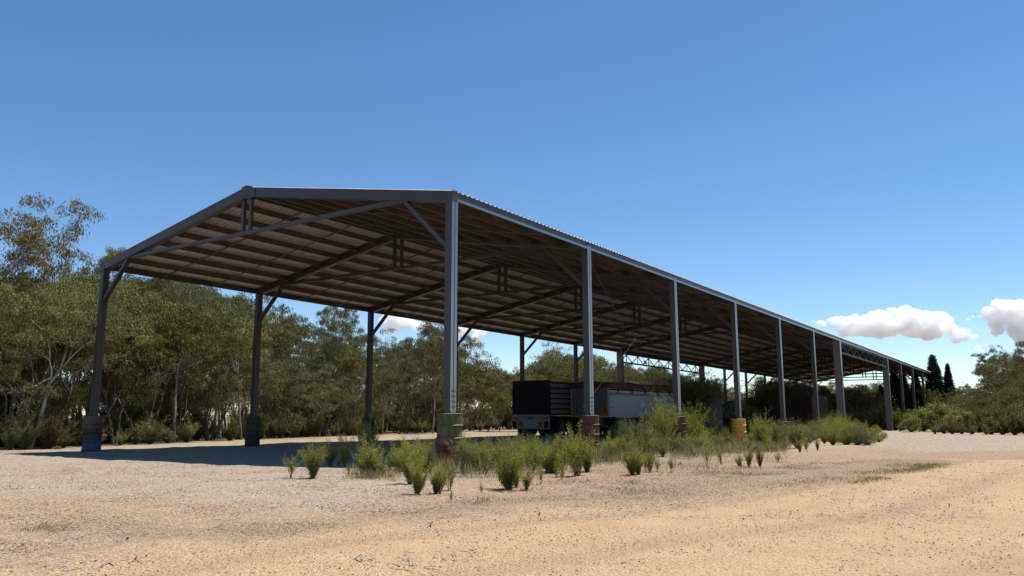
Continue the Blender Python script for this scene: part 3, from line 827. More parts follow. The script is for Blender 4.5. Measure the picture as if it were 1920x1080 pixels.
# ------------------------------------------------------------------ plants
def leaves(centres, radii, n_per, L, Wd, droop, flat=1.0, up=False, tintbase=None, rg=rng):
    """lance-shaped leaf blades spread round clump centres -> verts, tint"""
    c = np.repeat(centres, n_per, 0); R = np.repeat(radii, n_per)
    n = len(c)
    d = rg.normal(size=(n, 3)); d /= np.linalg.norm(d, axis=1)[:, None] + 1e-9
    rr = rg.random(n) ** .45
    off = d * (rr * R)[:, None]; off[:, 2] *= flat
    p = c + off
    a = rg.normal(size=(n, 3)) * (1 - droop); a[:, 2] += -droop * 1.6 if not up else droop * 1.6
    a /= np.linalg.norm(a, axis=1)[:, None]
    w = np.cross(a, rg.normal(size=(n, 3))); w /= np.linalg.norm(w, axis=1)[:, None] + 1e-9
    l = L * (.65 + .7 * rg.random(n))[:, None]; ww = Wd * (.7 + .6 * rg.random(n))[:, None]
    v = np.stack([p, p + a * l * .45 + w * ww * .5, p + a * l, p + a * l * .45 - w * ww * .5], 1)
    ct = np.repeat(rg.random(len(centres)), n_per)
    t = np.clip(.5 * ct + .5 * rg.random(n) + .0, 0, 1)
    return v.reshape(-1, 3), np.repeat(t, 4)
def leafmesh(name, v, t, mat):
    n = len(v) // 4
    return mesh_np(name, v, np.arange(n * 4), np.full(n, 4), mat, t)

def tube_np(segs, n=5):
    """segs: list of (p0, p1, r0, r1) -> verts, quads"""
    P0 = np.array([s[0] for s in segs]); P1 = np.array([s[1] for s in segs])
    r0 = np.array([s[2] for s in segs]); r1 = np.array([s[3] for s in segs])
    d = P1 - P0; d /= np.linalg.norm(d, axis=1)[:, None] + 1e-9
    ref = np.where(np.abs(d[:, 2:3]) < .9, np.array([[0, 0, 1.]]), np.array([[1., 0, 0]]))
    a = np.cross(d, ref); a /= np.linalg.norm(a, axis=1)[:, None]; b = np.cross(d, a)
    th = np.arange(n) * 2 * math.pi / n
    ring = a[:, None] * np.cos(th)[None, :, None] + b[:, None] * np.sin(th)[None, :, None]
    v = np.concatenate([P0[:, None] + ring * r0[:, None, None], P1[:, None] + ring * r1[:, None, None]], 1).reshape(-1, 3)
    k = np.arange(n); k2 = (k + 1) % n
    q = np.stack([k, k2, k2 + n, k + n], 1)
    Q = (q[None] + (np.arange(len(segs)) * 2 * n)[:, None, None]).reshape(-1)
    return v, Q

def gen_tree(seed, H, stems=2, clear=.35, lean=.18, spread=.55, depth=3, n_leaf=34, clump=.42, L=.13, Wd=.036, mat='gum', bark='bark', flat=.75, skip=0.0, kids=(2, 3)):
    rg = np.random.default_rng(seed); segs = []; cl = []; cr = []
    def grow(p, d, ln, r, lev, base):
        steps = 4 if lev < 2 else 3
        for k in range(steps):
            d = d + rg.normal(size=3) * (.10 if lev == 0 else .2); d[2] += .10 if lev else .05
            d = d / np.linalg.norm(d)
            q = p + d * ln / steps; r2 = r * (.90 if lev == 0 else .84)
            segs.append((p, q, r, r2)); p, r = q, r2
            if lev >= 1 and k < steps - 1 and rg.random() < .4 and lev < depth:
                dd = d + rg.normal(size=3) * spread; dd[2] = abs(dd[2]) * .6 + .15; dd /= np.linalg.norm(dd)
                grow(p, dd, ln * .55, r * .5, lev + 1, base)
        if lev >= depth:
            if rg.random() > skip:
                pr = clump * (1.1 + .9 * rg.random()); m_ = rg.integers(5, 9)
                for _ in range(m_):
                    a_ = rg.random() * 6.28; q_ = rg.random() ** .5
                    c_ = p + np.array([math.cos(a_) * pr * q_, math.sin(a_) * pr * q_, pr * (.45 * (1 - q_ * q_) + .12 * rg.normal())])
                    segs.append((p, c_, r * .5, .004)); cl.append(c_); cr.append(clump * (.55 + .35 * rg.random()))
            return
        for _ in range(rg.integers(kids[0], kids[1] + 1)):
            dd = d + rg.normal(size=3) * spread; dd[2] = dd[2] * .5 + .35; dd /= np.linalg.norm(dd)
            grow(p, dd, ln * (.62 + .2 * rg.random()), r * .62, lev + 1, base)
    for s in range(stems):
        a = rg.random() * 6.28; d = np.array([math.cos(a) * lean, math.sin(a) * lean, 1.0]); d /= np.linalg.norm(d)
        k = .75 + .25 * rg.random()
        grow(np.array([math.cos(a) * .12 * (stems > 1), math.sin(a) * .12 * (stems > 1), -.1]), d, H * clear * k, .018 * H * (.9 if stems == 1 else .55), 0, k)
    cl = np.array(cl); cr = np.array(cr)
    f = H / max(cl[:, 2].max() + .2, .1)
    segs = [(a * f, b * f, r, q) for a, b, r, q in segs]; cl = cl * f
    nl = max(5, int(n_leaf * min(1.0, 420 / len(cl))))
    v, t = leaves(cl, cr, nl, L, Wd, .55, flat, rg=rg)
    tv, tq = tube_np(segs)
    me_l = leafmesh("crown", v, t, M[mat])
    me_t = mesh_np("trunk", tv, tq, np.full(len(tq) // 4, 4), M[bark], smooth=True)
    w = float(np.percentile(np.hypot(cl[:, 0], cl[:, 1]), 90))
    return me_t, me_l, H, w

class Kind:
    pass
protos = {}
def proto(key, **kw): protos[key] = gen_tree(**kw)
for k in range(4):
    proto(('gum', k), seed=20 + k, H=8, stems=[3, 4, 3, 5][k], clear=[.40, .46, .36, .42][k], lean=[.16, .24, .3, .22][k], mat=['gum', 'gum', 'gum_brown', 'gum_grey'][k], n_leaf=34, clump=.36, L=.15, Wd=.04, spread=.5, flat=.7, kids=(2, 3), skip=.12, bark=['bark', 'bark_pale', 'bark', 'bark'][k])
for k in range(3):
    proto(('low', k), seed=30 + k, H=6, stems=[3, 4, 2][k], clear=.17, lean=[.3, .4, .2][k], mat=['gum', 'gum_grey', 'gum'][k], n_leaf=36, clump=.4, spread=.7)
for k in range(2):
    proto(('tall', k), seed=40 + k, H=12, stems=1, clear=.36, lean=.1, n_leaf=42, clump=.46, depth=4, skip=.0, L=.17, Wd=.05, mat=['gum_brown', 'gum'][k], bark='bark_pale', spread=.5)
for k in range(3):
    proto(('far', k), seed=60 + k, H=9, stems=[1, 2, 2][k], clear=.36, lean=.2, n_leaf=42, clump=.72, L=.2, Wd=.07, mat=['gum_grey', 'gum', 'gum_brown'][k], spread=.7)
proto(('round', 0), seed=71, H=6, stems=3, clear=.16, lean=.35, n_leaf=60, clump=.55, L=.15, Wd=.055, mat='gum_grey', spread=.9, depth=4)
proto(('dead', 0), seed=75, H=8, stems=3, clear=.3, lean=.3, n_leaf=10, clump=.3, mat='gum_brown', bark='bark_pale', skip=.75, spread=.35)

def cypress_mesh():
    rg = np.random.default_rng(9); n = 520; z = rg.random(n) ** .8; H = 8.0
    r = (1.35 * (1 - z) ** .75 * (.35 + .65 * np.clip(z * 7, 0, 1))) * (.85 + .25 * rg.random(n)); a = rg.random(n) * 6.28
    rr = r * (.6 + .4 * rg.random(n) ** .5)
    c = np.stack([np.cos(a) * rr, np.sin(a) * rr, .3 + z * (H - .4)], 1)
    v, t = leaves(c, np.full(n, .26), 34, .17, .06, .6, 1.5, up=True, rg=rg)
    tv, tq = tube_np([(np.array([0, 0, -.1]), np.array([0, 0, 4.]), .16, .09), (np.array([0, 0, 4.]), np.array([0, 0, 7.8]), .09, .02)], 7)
    return mesh_np("trunk", tv, tq, np.full(len(tq) // 4, 4), M['bark'], smooth=True), leafmesh("crown", v, t, M['cypress']), H, 1.3
protos[('cyp', 0)] = cypress_mesh()

def place_tree(key, x, y, h, label, cat="tree", group=None, name="gum_tree", wscale=1.0, rz=None):
    me_t, me_l, H, w = protos[key]
    o = empty(name, (x, y, float(gz(x, y)) - .02), random.uniform(0, 6.28) if rz is None else rz, label, cat, group)
    s = h / H; o.scale = (s * wscale, s * wscale, s)
    link("trunk", me_t, o); link("crown", me_l, o)
    return o

# skyline of the wood on the left, then of the far belt (pixel columns -> tree-top rows)
prof_x = [-300, 0, 40, 120, 200, 260, 330, 420, 500, 560, 620, 700, 760, 800, 840, 860, 900, 950, 980, 1010, 1040, 1075, 1110, 1140, 1160, 1200, 1260, 1300, 1325, 1360, 1390, 1420, 1436, 1480, 1530, 1570, 1620, 1660, 1700, 1740, 1800, 1840, 1870, 1900, 1940, 2100]
prof_y = [458, 478, 494, 486, 480, 470, 488, 524, 556, 572, 600, 606, 604, 592, 620, 685, 686, 696, 712, 664, 662, 640, 680, 692, 664, 684, 692, 690, 702, 722, 745, 752, 706, 707, 712, 718, 716, 712, 714, 715, 706, 694, 690, 664, 646, 630]
edge_x = [-300, 0, 158, 480, 614, 800, 960]
edge_y = [858, 843, 837, 823, 818, 812, 806]
trees_n = 0
mats_words = {'gum': 'grey-green'}
for row, (off, step) in enumerate(((1.6, 54), (4.5, 58), (8.5, 66), (14, 84))):
    px = -260 + row * 17
    while px < 850:
        q = px + random.uniform(-14, 14)
        ex, ey = at(q, float(np.interp(q, edge_x, edge_y)))
        d = math.hypot(ex, ey) + off + random.uniform(-.8, .8)
        x, y = along(q, d)
        top = float(np.interp(q, prof_x, prof_y)) + [70, 40, 18, 6, 0][row] * random.uniform(.5, 1.5) + random.uniform(-4, 14)
        h = height_for(x, y, top)
        k = random.choice([0, 1, 2, 3])
        key = ('gum', random.choice([0, 1, 3, 0, 1, 2])) if row < 4 else ('far', random.choice([0, 1, 2]))
        lab = ["slim many-stemmed gum in the front row of the left-hand wood",
               "leafy gum in the second row of the left-hand wood",
               "gum with crown above its neighbours in the middle of the left-hand wood",
               "gum standing deep inside the left-hand wood", "pale distant gum closing the back of the left-hand wood"][row]
        grp = ["front row gums of the wood", "second row gums of the wood", "middle gums of the wood", "inner gums of the wood", "rearmost gums of the wood"][row]
        place_tree(key, x, y, h, lab, group=grp, wscale=random.uniform(.75, 1.0))
        px += step
        trees_n += 1
for row, (off, step) in enumerate(((3.4, 150), (7, 150), (11.5, 150), (18, 130), (30, 90))):
    px = -240 + row * 23
    while px < 860:
        q = px + random.uniform(-18, 18)
        ex, ey = at(q, float(np.interp(q, edge_x, edge_y)))
        x, y = along(q, math.hypot(ex, ey) + off + random.uniform(-1, 1))
        full = height_for(x, y, float(np.interp(q, prof_x, prof_y)))
        place_tree(('low', random.randrange(3)), x, y, full * random.uniform(.3, .55), ["young low-crowned gum between the front trunks of the left-hand wood", "half-grown gum behind the front trunks of the left-hand wood", "half-grown gum in the middle of the left-hand wood", "low bushy gum filling the deep part of the left-hand wood", "low bushy gum at the very back of the left-hand wood"][row],
                   group=["young gums between the front trunks", "half-grown gums behind the front trunks", "half-grown gums in mid wood", "low gums deep in the wood", "low gums at the back of the wood"][row], wscale=random.uniform(.95, 1.3))
        px += step
# the tall loose-crowned gum above the wood, and a few named ones
x, y = along(84, 40)
place_tree(('tall', 0), x, y, height_for(x, y, 358), "tallest gum of the wood with an open brownish crown against the sky", wscale=.85, rz=1.2)
x, y = along(232, 44)
place_tree(('tall', 1), x, y, height_for(x, y, 448), "tall loose-crowned gum just left of the shed's far eave corner", wscale=.6, rz=2.4)
x, y = along(600, 50)
place_tree(('tall', 1), x, y, height_for(x, y, 556), "tall airy gum seen under the roof between the second and third far-side posts", wscale=.7, rz=.5)
x, y = along(812, 58)
place_tree(('tall', 0), x, y, height_for(x, y, 590), "tall thin-crowned gum just left of the front corner post", wscale=.6, rz=4.0)
x, y = along(1062, 92)
place_tree(('dead', 0), x, y, height_for(x, y, 630), "bare-branched leaning gum rising above the trailers", wscale=.9, rz=.3)

protos[('old', 0)] = gen_tree(seed=93, H=8, stems=1, clear=.34, lean=.22, spread=.6, n_leaf=36, clump=.48, mat='gum', bark='bark_pale', kids=(3, 3))
for px, off, top, w_, rz_, txt in ((62, .8, 505, .8, .4, "thick-trunked old gum at the far left behind the gravel edge"), (330, .9, 500, .7, 2.2, "forked gum halfway between the first two far-side posts"), (455, 1.0, 540, .65, 4.4, "leaning gum just left of the second far-side post")):
    ex, ey = at(px, float(np.interp(px, edge_x, edge_y))); x, y = along(px, math.hypot(ex, ey) + off)
    place_tree(('old', 0), x, y, height_for(x, y, top), txt, wscale=w_, rz=rz_)
# far belt behind the shed and to the right
for row, (d0, step) in enumerate(((80, 30), (98, 26), (125, 30))):
    px = 830 + row * 11
    while px < 2050:
        q = px + random.uniform(-8, 8)
        dd = d0 + random.uniform(-5, 5)
        if q > 1660: dd = d0 * .86 + random.uniform(-4, 4)
        if 1630 < q < 1800: dd = d0 + 32
        if 850 < q < 1000: dd = d0 * .8
        x, y = along(q, dd)
        top = float(np.interp(q, prof_x, prof_y)) + [26, 8, 0][row] * random.uniform(.4, 1.4) + random.uniform(-2, 7)
        h = max(1.6, height_for(x, y, top))
        if 1640 < q < 1800 and row < 2: px += step; continue
        side = "to the right of the shed's far end" if q > 1780 else ("seen through the shed past the bin" if q > 1440 else "seen under the shed roof behind the trailers")
        lab = ["bushy gum in the nearest rank, ", "gum in the second rank, ", "pale gum in the rearmost rank, "][row] + side
        if q > 1790: h = max(2.0, h * random.uniform(.72, 1.06))
        place_tree((('gum', random.randrange(4)) if q > 1790 else ('far', random.choice([0, 1, 2]))), x, y, h, lab, group="far belt gums " + side, wscale=random.uniform(.8, 1.1))
        px += step * (1.25 if q > 1790 else 1.0 if h > 4 else .8)
x, y = along(1298, 62)
place_tree(('round', 0), x, y, height_for(x, y, 686), "dense dark round-crowned tree behind the round tank", wscale=.9)
x, y = along(1450, 84)
place_tree(('round', 0), x, y, height_for(x, y, 700), "dense dark tree behind the rust brown bin", wscale=.9)
x, y = along(1898, 84)
place_tree(('far', 2), x, y, height_for(x, y, 672), "large dark brownish spreading tree near the right edge", wscale=.85, rz=1.0)
x, y = along(1878, 90)
place_tree(('tall', 1), x, y, height_for(x, y, 664), "open-crowned gum poking above the trees at the right", wscale=.8, rz=3.3)
x, y = along(1925, 88)
place_tree(('tall', 0), x, y, height_for(x, y, 640), "tall gum cut by the right edge of the picture", wscale=.8, rz=.8)
# cypresses
for px, d, top, txt in ((1655, 94, 726, "short black-green cypress seen between the wide column and the bin"), (1682, 92, 694, "dark cypress framed by the first posts past the truss"),
                        (1697, 92, 699, "dark cypress directly behind the first slim post past the truss"), (1722, 93, 704, "dark cypress between the middle posts of the far end"), (1757, 95, 672, "tallest black-green cypress rising over the roof line at the far end"), (1784, 94, 688, "narrow pointed cypress just right of the shed's last post")):
    x, y = along(px, d)
    place_tree(('cyp', 0), x, y, height_for(x, y, top), txt, "cypress", "cypresses at the shed's far end", "cypress_tree", wscale=.85 if px == 1784 else 1.2)

# ---- shrubs
def gen_shrub(seed, H=1.0, stems=26, spread=.32, bl=.05, bw=.009, n=42, mat='shrub', up=True, leafy=.25, bend=.25, twig='twig', side_up=.8):
    rg = np.random.default_rng(seed); segs = []; cs = []; tt = []
    for s in range(stems):
        a = rg.random() * 6.28; sp = spread * (rg.random() ** .6)
        h = H * (.55 + .45 * rg.random()) * (1 - .35 * (sp / spread) ** 2)
        p = np.array([rg.normal() * .02 * H, rg.normal() * .02 * H, -.03]); d = np.array([math.cos(a) * sp * .75, math.sin(a) * sp * .75, 1.0])
        r = .007 * H ** .5; m = 7
        for k in range(m):
            d = d + rg.normal(size=3) * .13; d[2] += .05; dd = d / np.linalg.norm(d)
            q = p + dd * h / m * 1.04; segs.append((p, q, r, r * .8)); r *= .8
            if (k + 1) / m > leafy:
                for _ in range(3):
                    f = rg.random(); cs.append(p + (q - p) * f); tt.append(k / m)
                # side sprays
                for _ in range(2):
                    e = dd * side_up + rg.normal(size=3) * .45; e[2] = abs(e[2]) + .35; e /= np.linalg.norm(e)
                    ln = h * (.12 + .16 * rg.random())
                    for f in (.3, .55, .8, 1.0):
                        cs.append(q + e * ln * f); tt.append(k / m)
                    segs.append((q, q + e * ln, r * .6, r * .3))
            p = q
    cs = np.array(cs); tt = np.array(tt)
    nl = max(3, int(n * stems * 4 / len(cs)))
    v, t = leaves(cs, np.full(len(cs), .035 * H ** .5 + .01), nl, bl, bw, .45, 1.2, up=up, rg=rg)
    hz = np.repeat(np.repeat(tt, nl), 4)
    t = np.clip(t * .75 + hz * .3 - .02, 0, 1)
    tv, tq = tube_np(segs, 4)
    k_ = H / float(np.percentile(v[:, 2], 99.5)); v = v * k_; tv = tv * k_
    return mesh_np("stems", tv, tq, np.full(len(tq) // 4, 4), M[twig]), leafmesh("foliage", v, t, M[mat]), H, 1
SH = {}
for k in range(4): SH[('green', k)] = gen_shrub(100 + k, 1.0, [26, 20, 30, 15][k], [.36, .46, .30, .52][k], n=22, bl=.06, bw=.009, leafy=[.12, .2, .1, .25][k], side_up=1.9)
for k in range(3): SH[('olive', k)] = gen_shrub(120 + k, 1.3, [34, 28, 40][k], [.7, .85, .95][k], .055, .011, 40, 'shrub_olive')
for k in range(3): SH[('big', k)] = gen_shrub(130 + k, 1.6, [44, 52, 48][k], [.75, .95, 1.1][k], .06, .012, 50, ['shrub', 'shrub_olive', 'shrub'][k], leafy=.1)
for k in range(2): SH[('sparse', k)] = gen_shrub(140 + k, .7, 8, .5, .035, .008, 20, 'shrub', leafy=.35)
SH[('grey', 0)] = gen_shrub(150, 1.0, 34, .6, .04, .006, 10, 'gum_grey', leafy=.3, twig='deadtwig')
SH[('dead', 0)] = gen_shrub(151, 1.0, 60, .8, .04, .008, 14, 'gum_brown', leafy=.1, twig='deadtwig')
def leafy_bush(seed, mat, H=1.6, w=1.0, n=150, L=.09, Wd=.04, clump=.22):
    rg = np.random.default_rng(seed); a = rg.random(n) * 6.28; r = w * rg.random(n) ** .5; z = H * (.12 + .8 * rg.random(n) * np.sqrt(np.clip(1 - (r / w) ** 2 * .8, 0.05, 1)))
    c = np.stack([np.cos(a) * r, np.sin(a) * r, z], 1)
    v, t = leaves(c, np.full(n, clump), 46, L, Wd, .2, .8, up=True, rg=rg)
    segs = []
    for k in range(0, n, 2):
        m = c[k] * np.array([.45, .45, .5]); segs += [(np.array([0, 0, -.05]), m, .02, .012), (m, c[k], .012, .004)]
    tv, tq = tube_np(segs, 4)
    return mesh_np("stems", tv, tq, np.full(len(tq) // 4, 4), M['twig']), leafmesh("foliage", v, t, M[mat]), H, w
for k in range(3): SH[('dome', k)] = leafy_bush(180 + k, ['shrub', 'shrub_olive', 'shrub'][k], H=1.4, w=1.0, n=210, L=.075, Wd=.014, clump=.17)
for k in range(4): SH[('bush', k)] = gen_shrub(160 + k, 1.4, [26, 34, 22, 30][k], [1.0, .8, 1.3, .9][k], .08, [.02, .03, .035, .02][k], 44, ['shrub_olive', 'gum', 'gum_grey', 'gum_brown'][k], leafy=.05)
SH[('ybush', 0)] = leafy_bush(170, 'shrub_yellow', L=.12, Wd=.05, clump=.2, n=110)

def place_shrub(key, x, y, h, label, group, w=1.0, name="shrub", cat="shrub"):
    me_t, me_l, H, _ = SH[key]
    o = empty(name, (x, y, float(gz(x, y))), random.uniform(0, 6.28), label, cat, group)
    s = h / H; w *= 1.2 if key[0] in ('green', 'olive', 'big') else 1.0; o.scale = (s * w, s * w, s)
    link("stems", me_t, o); link("foliage", me_l, o)
    return o
front = [ # column, base row, top row, kind, width factor, label
 (587, 895, 826, ('green', 0), 1.0, "bright green broom-like shrub alone at the corner of the roof's shadow"),
 (618, 874, 824, ('green', 3), 1.0, "loose green shrub behind the one at the shadow's corner"),
 (645, 876, 806, ('green', 1), .8, "thin dark green shrub standing against the black shade left of the tall yellowish one"),
 (680, 888, 815, ('olive', 0), .8, "brownish olive shrub left of the two brightest shrubs in front of the shade"),
 (699, 893, 830, ('green', 2), 1.15, "compact bright green shrub on a short dark stem between gravel and shade"),
 (690, 868, 782, ('big', 0), .62, "tall yellow-green shrub reaching above the sunlit strip behind the shade"),
 (769, 908, 816, ('green', 1), .85, "tall feathery green shrub left of the green and red drum"),
 (745, 880, 838, ('sparse', 1), 1.2, "bare low grey-green shrub in the gap of black shade"),
 (782, 926, 850, ('green', 0), .8, "green shrub standing foremost on the gravel, left of the green and red drum"),
 (806, 886, 826, ('grey', 0), .75, "grey twiggy half-dead shrub touching the green and red drum"),
 (824, 925, 864, ('green', 3), .8, "low wide green shrub directly in front of the green and red drum"),
 (869, 884, 816, ('green', 2), .9, "upright green shrub close against the right side of the green and red drum"),
 (905, 888, 846, ('olive', 1), .7, "low olive shrub in dry grass right of the green and red drum"),
 (953, 917, 830, ('green', 0), 1.0, "bright shrub on a dark forked stem on bare pink gravel, below the white tail panel"),
 (976, 884, 838, ('green', 1), .9, "small green shrub just behind the one on the forked stem"),
 (1002, 882, 834, ('green', 3), .9, "spiky green shrub below the dark trailer's right corner"),
 (1037, 888, 817, ('green', 1), 1.0, "round-topped green shrub left of the rusted brown drum"),
 (1014, 909, 866, ('sparse', 0), .7, "thin leaning sapling on pink gravel with one crooked stem"),
 (1053, 901, 868, ('sparse', 1), .6, "thin sapling with hooked stem below the brown drum's left"),
 (1083, 893, 797, ('green', 3), .85, "tall bright green shrub leaning over the left of the rusted brown drum"),
 (1101, 884, 822, ('green', 2), 1.1, "green shrub covering the foot of the rusted brown drum"),
 (1135, 866, 830, ('olive', 0), .8, "low olive shrub right of the rusted brown drum"),
 (1152, 842, 796, ('olive', 2), .8, "dark green open shrub in front of the silver trailer's wheels"),
 (1176, 846, 784, ('big', 1), .65, "yellow-green topped bush below the silver trailer's side"),
 (1186, 891, 834, ('green', 0), .95, "bright green sapling on bare gravel in front of the olive thicket"),
 (1207, 856, 782, ('olive', 1), .9, "large olive bush with bare lower twigs below the silver trailer's front half"),
 (1218, 886, 838, ('green', 3), .8, "small green shrub beside the bright sapling on bare gravel"),
 (1243, 842, 746, ('big', 0), .7, "tall yellow-green bush overlapping the silver trailer's front end"),
 (1272, 832, 788, ('dead', 0), .8, "dead brown twig bush at the foot of the third near-side post"),
 (1294, 838, 760, ('big', 2), .75, "broad bright bush right of the third near-side post"),
 (1336, 830, 766, ('big', 1), .5, "big green bush partly hiding the round tank"),
 (1325, 875, 832, ('sparse', 0), .7, "lone sparse sapling on gravel below the round tank"),
 (1353, 873, 832, ('sparse', 1), .7, "sparse sapling below the yellow drum's left side"),
 (1368, 822, 786, ('olive', 0), .9, "dark olive bush between the round tank and the yellow drum"),
 (1404, 877, 834, ('green', 1), .8, "green and brown sapling on gravel straight below the yellow drum"),
 (1425, 877, 838, ('dead', 0), .5, "dry brownish sapling right below the yellow drum's right side"),
 (1458, 869, 842, ('sparse', 1), .8, "very small sparse seedling right of the dry brownish sapling"),
 (1428, 840, 778, ('big', 0), .75, "bush close behind the right side of the yellow drum"),
 (1461, 840, 787, ('big', 1), .8, "bright bush in front of the rust brown bin's left end"),
 (1494, 842, 788, ('olive', 2), .85, "olive bush in front of the rust brown bin's right end"),
 (1500, 849, 822, ('green', 2), .9, "small upright shrub at the gravel edge of the thicket, below the bin"),
 (1511, 843, 815, ('green', 1), .9, "small green shrub at the gravel edge beside its upright neighbour"),
 (1533, 846, 824, ('dead', 0), .5, "small grey twig clump on gravel before the thicket"),
 (845, 941, 912, ('sparse', 0), .8, "tiny sprig on the gravel in front of the green and red drum"),
 (903, 925, 895, ('sparse', 1), .6, "single thin stalk on gravel right of the green and red drum"),
]
for px, by, ty_, key, w, lab in front:
    x, y = at(px, by)
    place_shrub(key, x, y, max(.12, height_for(x, y, ty_) * 1.02), lab, "shrubs and saplings along the near side of the shed", w)
    if key[0] == 'green':
        for _ in range(random.randrange(1, 4)):
            x2, y2 = x + random.uniform(-.5, .5), y + random.uniform(-.15, .6)
            place_shrub((random.choice(['sparse', 'green', 'green', 'sparse']), random.randrange(2)), x2, y2, random.uniform(.22, .5), "small seedling sprouting at the foot of a larger green shrub on the near side", "seedlings at the foot of the shrubs", random.uniform(.8, 1.2))
# the dense thicket towards the wide column
tops = lambda p: float(np.interp(p, [1380, 1430, 1500, 1530, 1560, 1600, 1640, 1668], [795, 782, 782, 774, 768, 778, 790, 808]))
bots = lambda p: float(np.interp(p, [1380, 1500, 1560, 1620, 1668], [822, 832, 836, 837, 829]))
for r in range(4):
    px = 1395 + r * 7
    while px < 1664 - r * 3:
        q = px + random.uniform(-4, 4); b = bots(q) - r * 6 - random.uniform(0, 2) - (0 if q > 1500 else 6)
        x, y = at(q, b); h = height_for(x, y, tops(q) + (3 - r) * 6 + random.uniform(-2, 6))
        place_shrub((['big', 'dome', 'dome'][random.randrange(3)], random.randrange(3)), x, y, max(.4, h), "bushy green shrub in the dense thicket before the wide grey column", "thicket shrubs before the wide column", random.uniform(.6, .85))
        px += 21
for r in range(3):
    px = 1150 + r * 9
    while px < 1490:
        q = px + random.uniform(-8, 8); x, y = at(q, float(np.interp(q, [1150, 1300, 1490], [842, 836, 834])) - r * 5)
        if min(abs(q - c_) for c_ in (1386, 1325)) > 20:
            place_shrub((['big', 'dome', 'olive'][random.randrange(3)], random.randrange(3)), x, y, height_for(x, y, float(np.interp(q, [1150, 1230, 1300, 1380, 1490], [802, 782, 776, 790, 792])) + random.uniform(-4, 14)), "waist-high bush of the green band between the silver trailer and the bin", "waist-high bushes of the green band", random.uniform(.55, .8))
        px += 30
# scattered low shrubs in the grass strip
for k in range(190):
    px = random.uniform(730, 1480); y_ = float(np.interp(px, [730, 860, 1100, 1300, 1480], [886, 888, 874, 852, 842])) - random.uniform(0, 14)
    x, y = at(px, y_)
    if min(abs(px - c_) for c_ in (840, 1105, 1386)) < 34 and y_ > 835: continue
    place_shrub((('grey', 0) if random.random() < .12 else ('dead', 0) if random.random() < .1 else (random.choice(['green', 'olive', 'green']), random.randrange(3))), x, y, random.uniform(.25, .65), "knee-high shrub in the grassy strip along the near side of the shed", "knee-high shrubs of the grassy strip", random.uniform(.8, 1.1))
# understorey at the foot of the wood
for r in range(5):
    px = -120 + r * 13
    while px < 1000:
        q = px + random.uniform(-8, 8); e = float(np.interp(q, edge_x, edge_y)) - .6 - [0, 3, 6, 10, 15][r] * (.6 if q > 500 else 1)
        x, y = at(q, e)
        dense = q > 470
        h = random.uniform(.3, 1.3) + (.4 if dense else 0) + r * (.35 if dense else .28)
        if random.random() < (.95 if dense else .7):
            place_shrub(('bush', random.choice([0, 0, 1, 2, 3])), x, y, h, ["low rounded bush at the gravel's edge in front of the wood", "waist-high bush in the wood's undergrowth", "chest-high bush among the trunks of the wood", "bush in the shade deeper inside the wood", "bush closing the gaps at the back of the wood"][r], ["edge bushes of the wood", "waist-high undergrowth bushes", "chest-high undergrowth bushes", "shaded bushes inside the wood", "bushes at the back of the wood"][r], random.uniform(.9, 1.35), "bush", "bush")
        px += 34 if not dense else 26
# bushes beyond the shed's right end
for r in range(4):
    px = 1688 + r * 8
    while px < 2020:
        q = px + random.uniform(-6, 6); d = 58 + r * 5 + random.uniform(-1, 1) + (8 if q < 1740 else 0)
        x, y = along(q, d); top = float(np.interp(q, [1680, 1760, 1830, 1920, 2020], [797, 797, 786, 776, 762])) - r * 5 + random.uniform(-10, 14)
        place_shrub(('bush', random.choice([0, 1, 2, 3])), x, y, max(.6, height_for(x, y, top)), "dark green bush in the belt beyond the pale gravel at the right" if r < 2 else "taller dark bush behind the front bushes at the right", "bushes beyond the pale gravel" if r < 2 else "taller bushes beyond the pale gravel", random.uniform(1.0, 1.5), "bush", "bush")
        px += 19
for px, d, top, txt, w in ((1762, 66, 750, "pale yellow-green rounded bush below the shed's last posts", 1.0), (1800, 63, 764, "pale yellow-green bush at the right of the shed's last post", .9), (1706, 64, 772, "pale bush beside the wide grey column", .7), (1728, 72, 762, "small pale bush behind the slim posts", .7)):
    x, y = along(px, d); place_shrub(('ybush', 0), x, y, height_for(x, y, top), txt, "pale yellow-green bushes", w, "bush", "bush")
for r in range(2):
    px = 900 + r * 12
    while px < 2000:
        q = px + random.uniform(-8, 8); x, y = along(q, 92 + r * 12)
        place_shrub(('bush', random.randrange(4)), x, y, random.uniform(2.2, 3.8), "tall scrub bush filling the gaps under the far belt of gums", "tall scrub under the far belt", random.uniform(1.1, 1.6), "bush", "bush")
        px += 30
# bushes behind and under the shed on its far side
for r in range(3):
    px = 1000 + r * 9
    while px < 1700:
        q = px + random.uniform(-6, 6); d = 72 + r * 5
        x, y = along(q, d)
        place_shrub(('bush', random.randrange(3)), x, y, random.uniform(1.2, 2.2), "bush of the scrub beyond the shed's far side", "scrub bushes beyond the far side", random.uniform(1.0, 1.5), "bush", "bush")
        px += 27

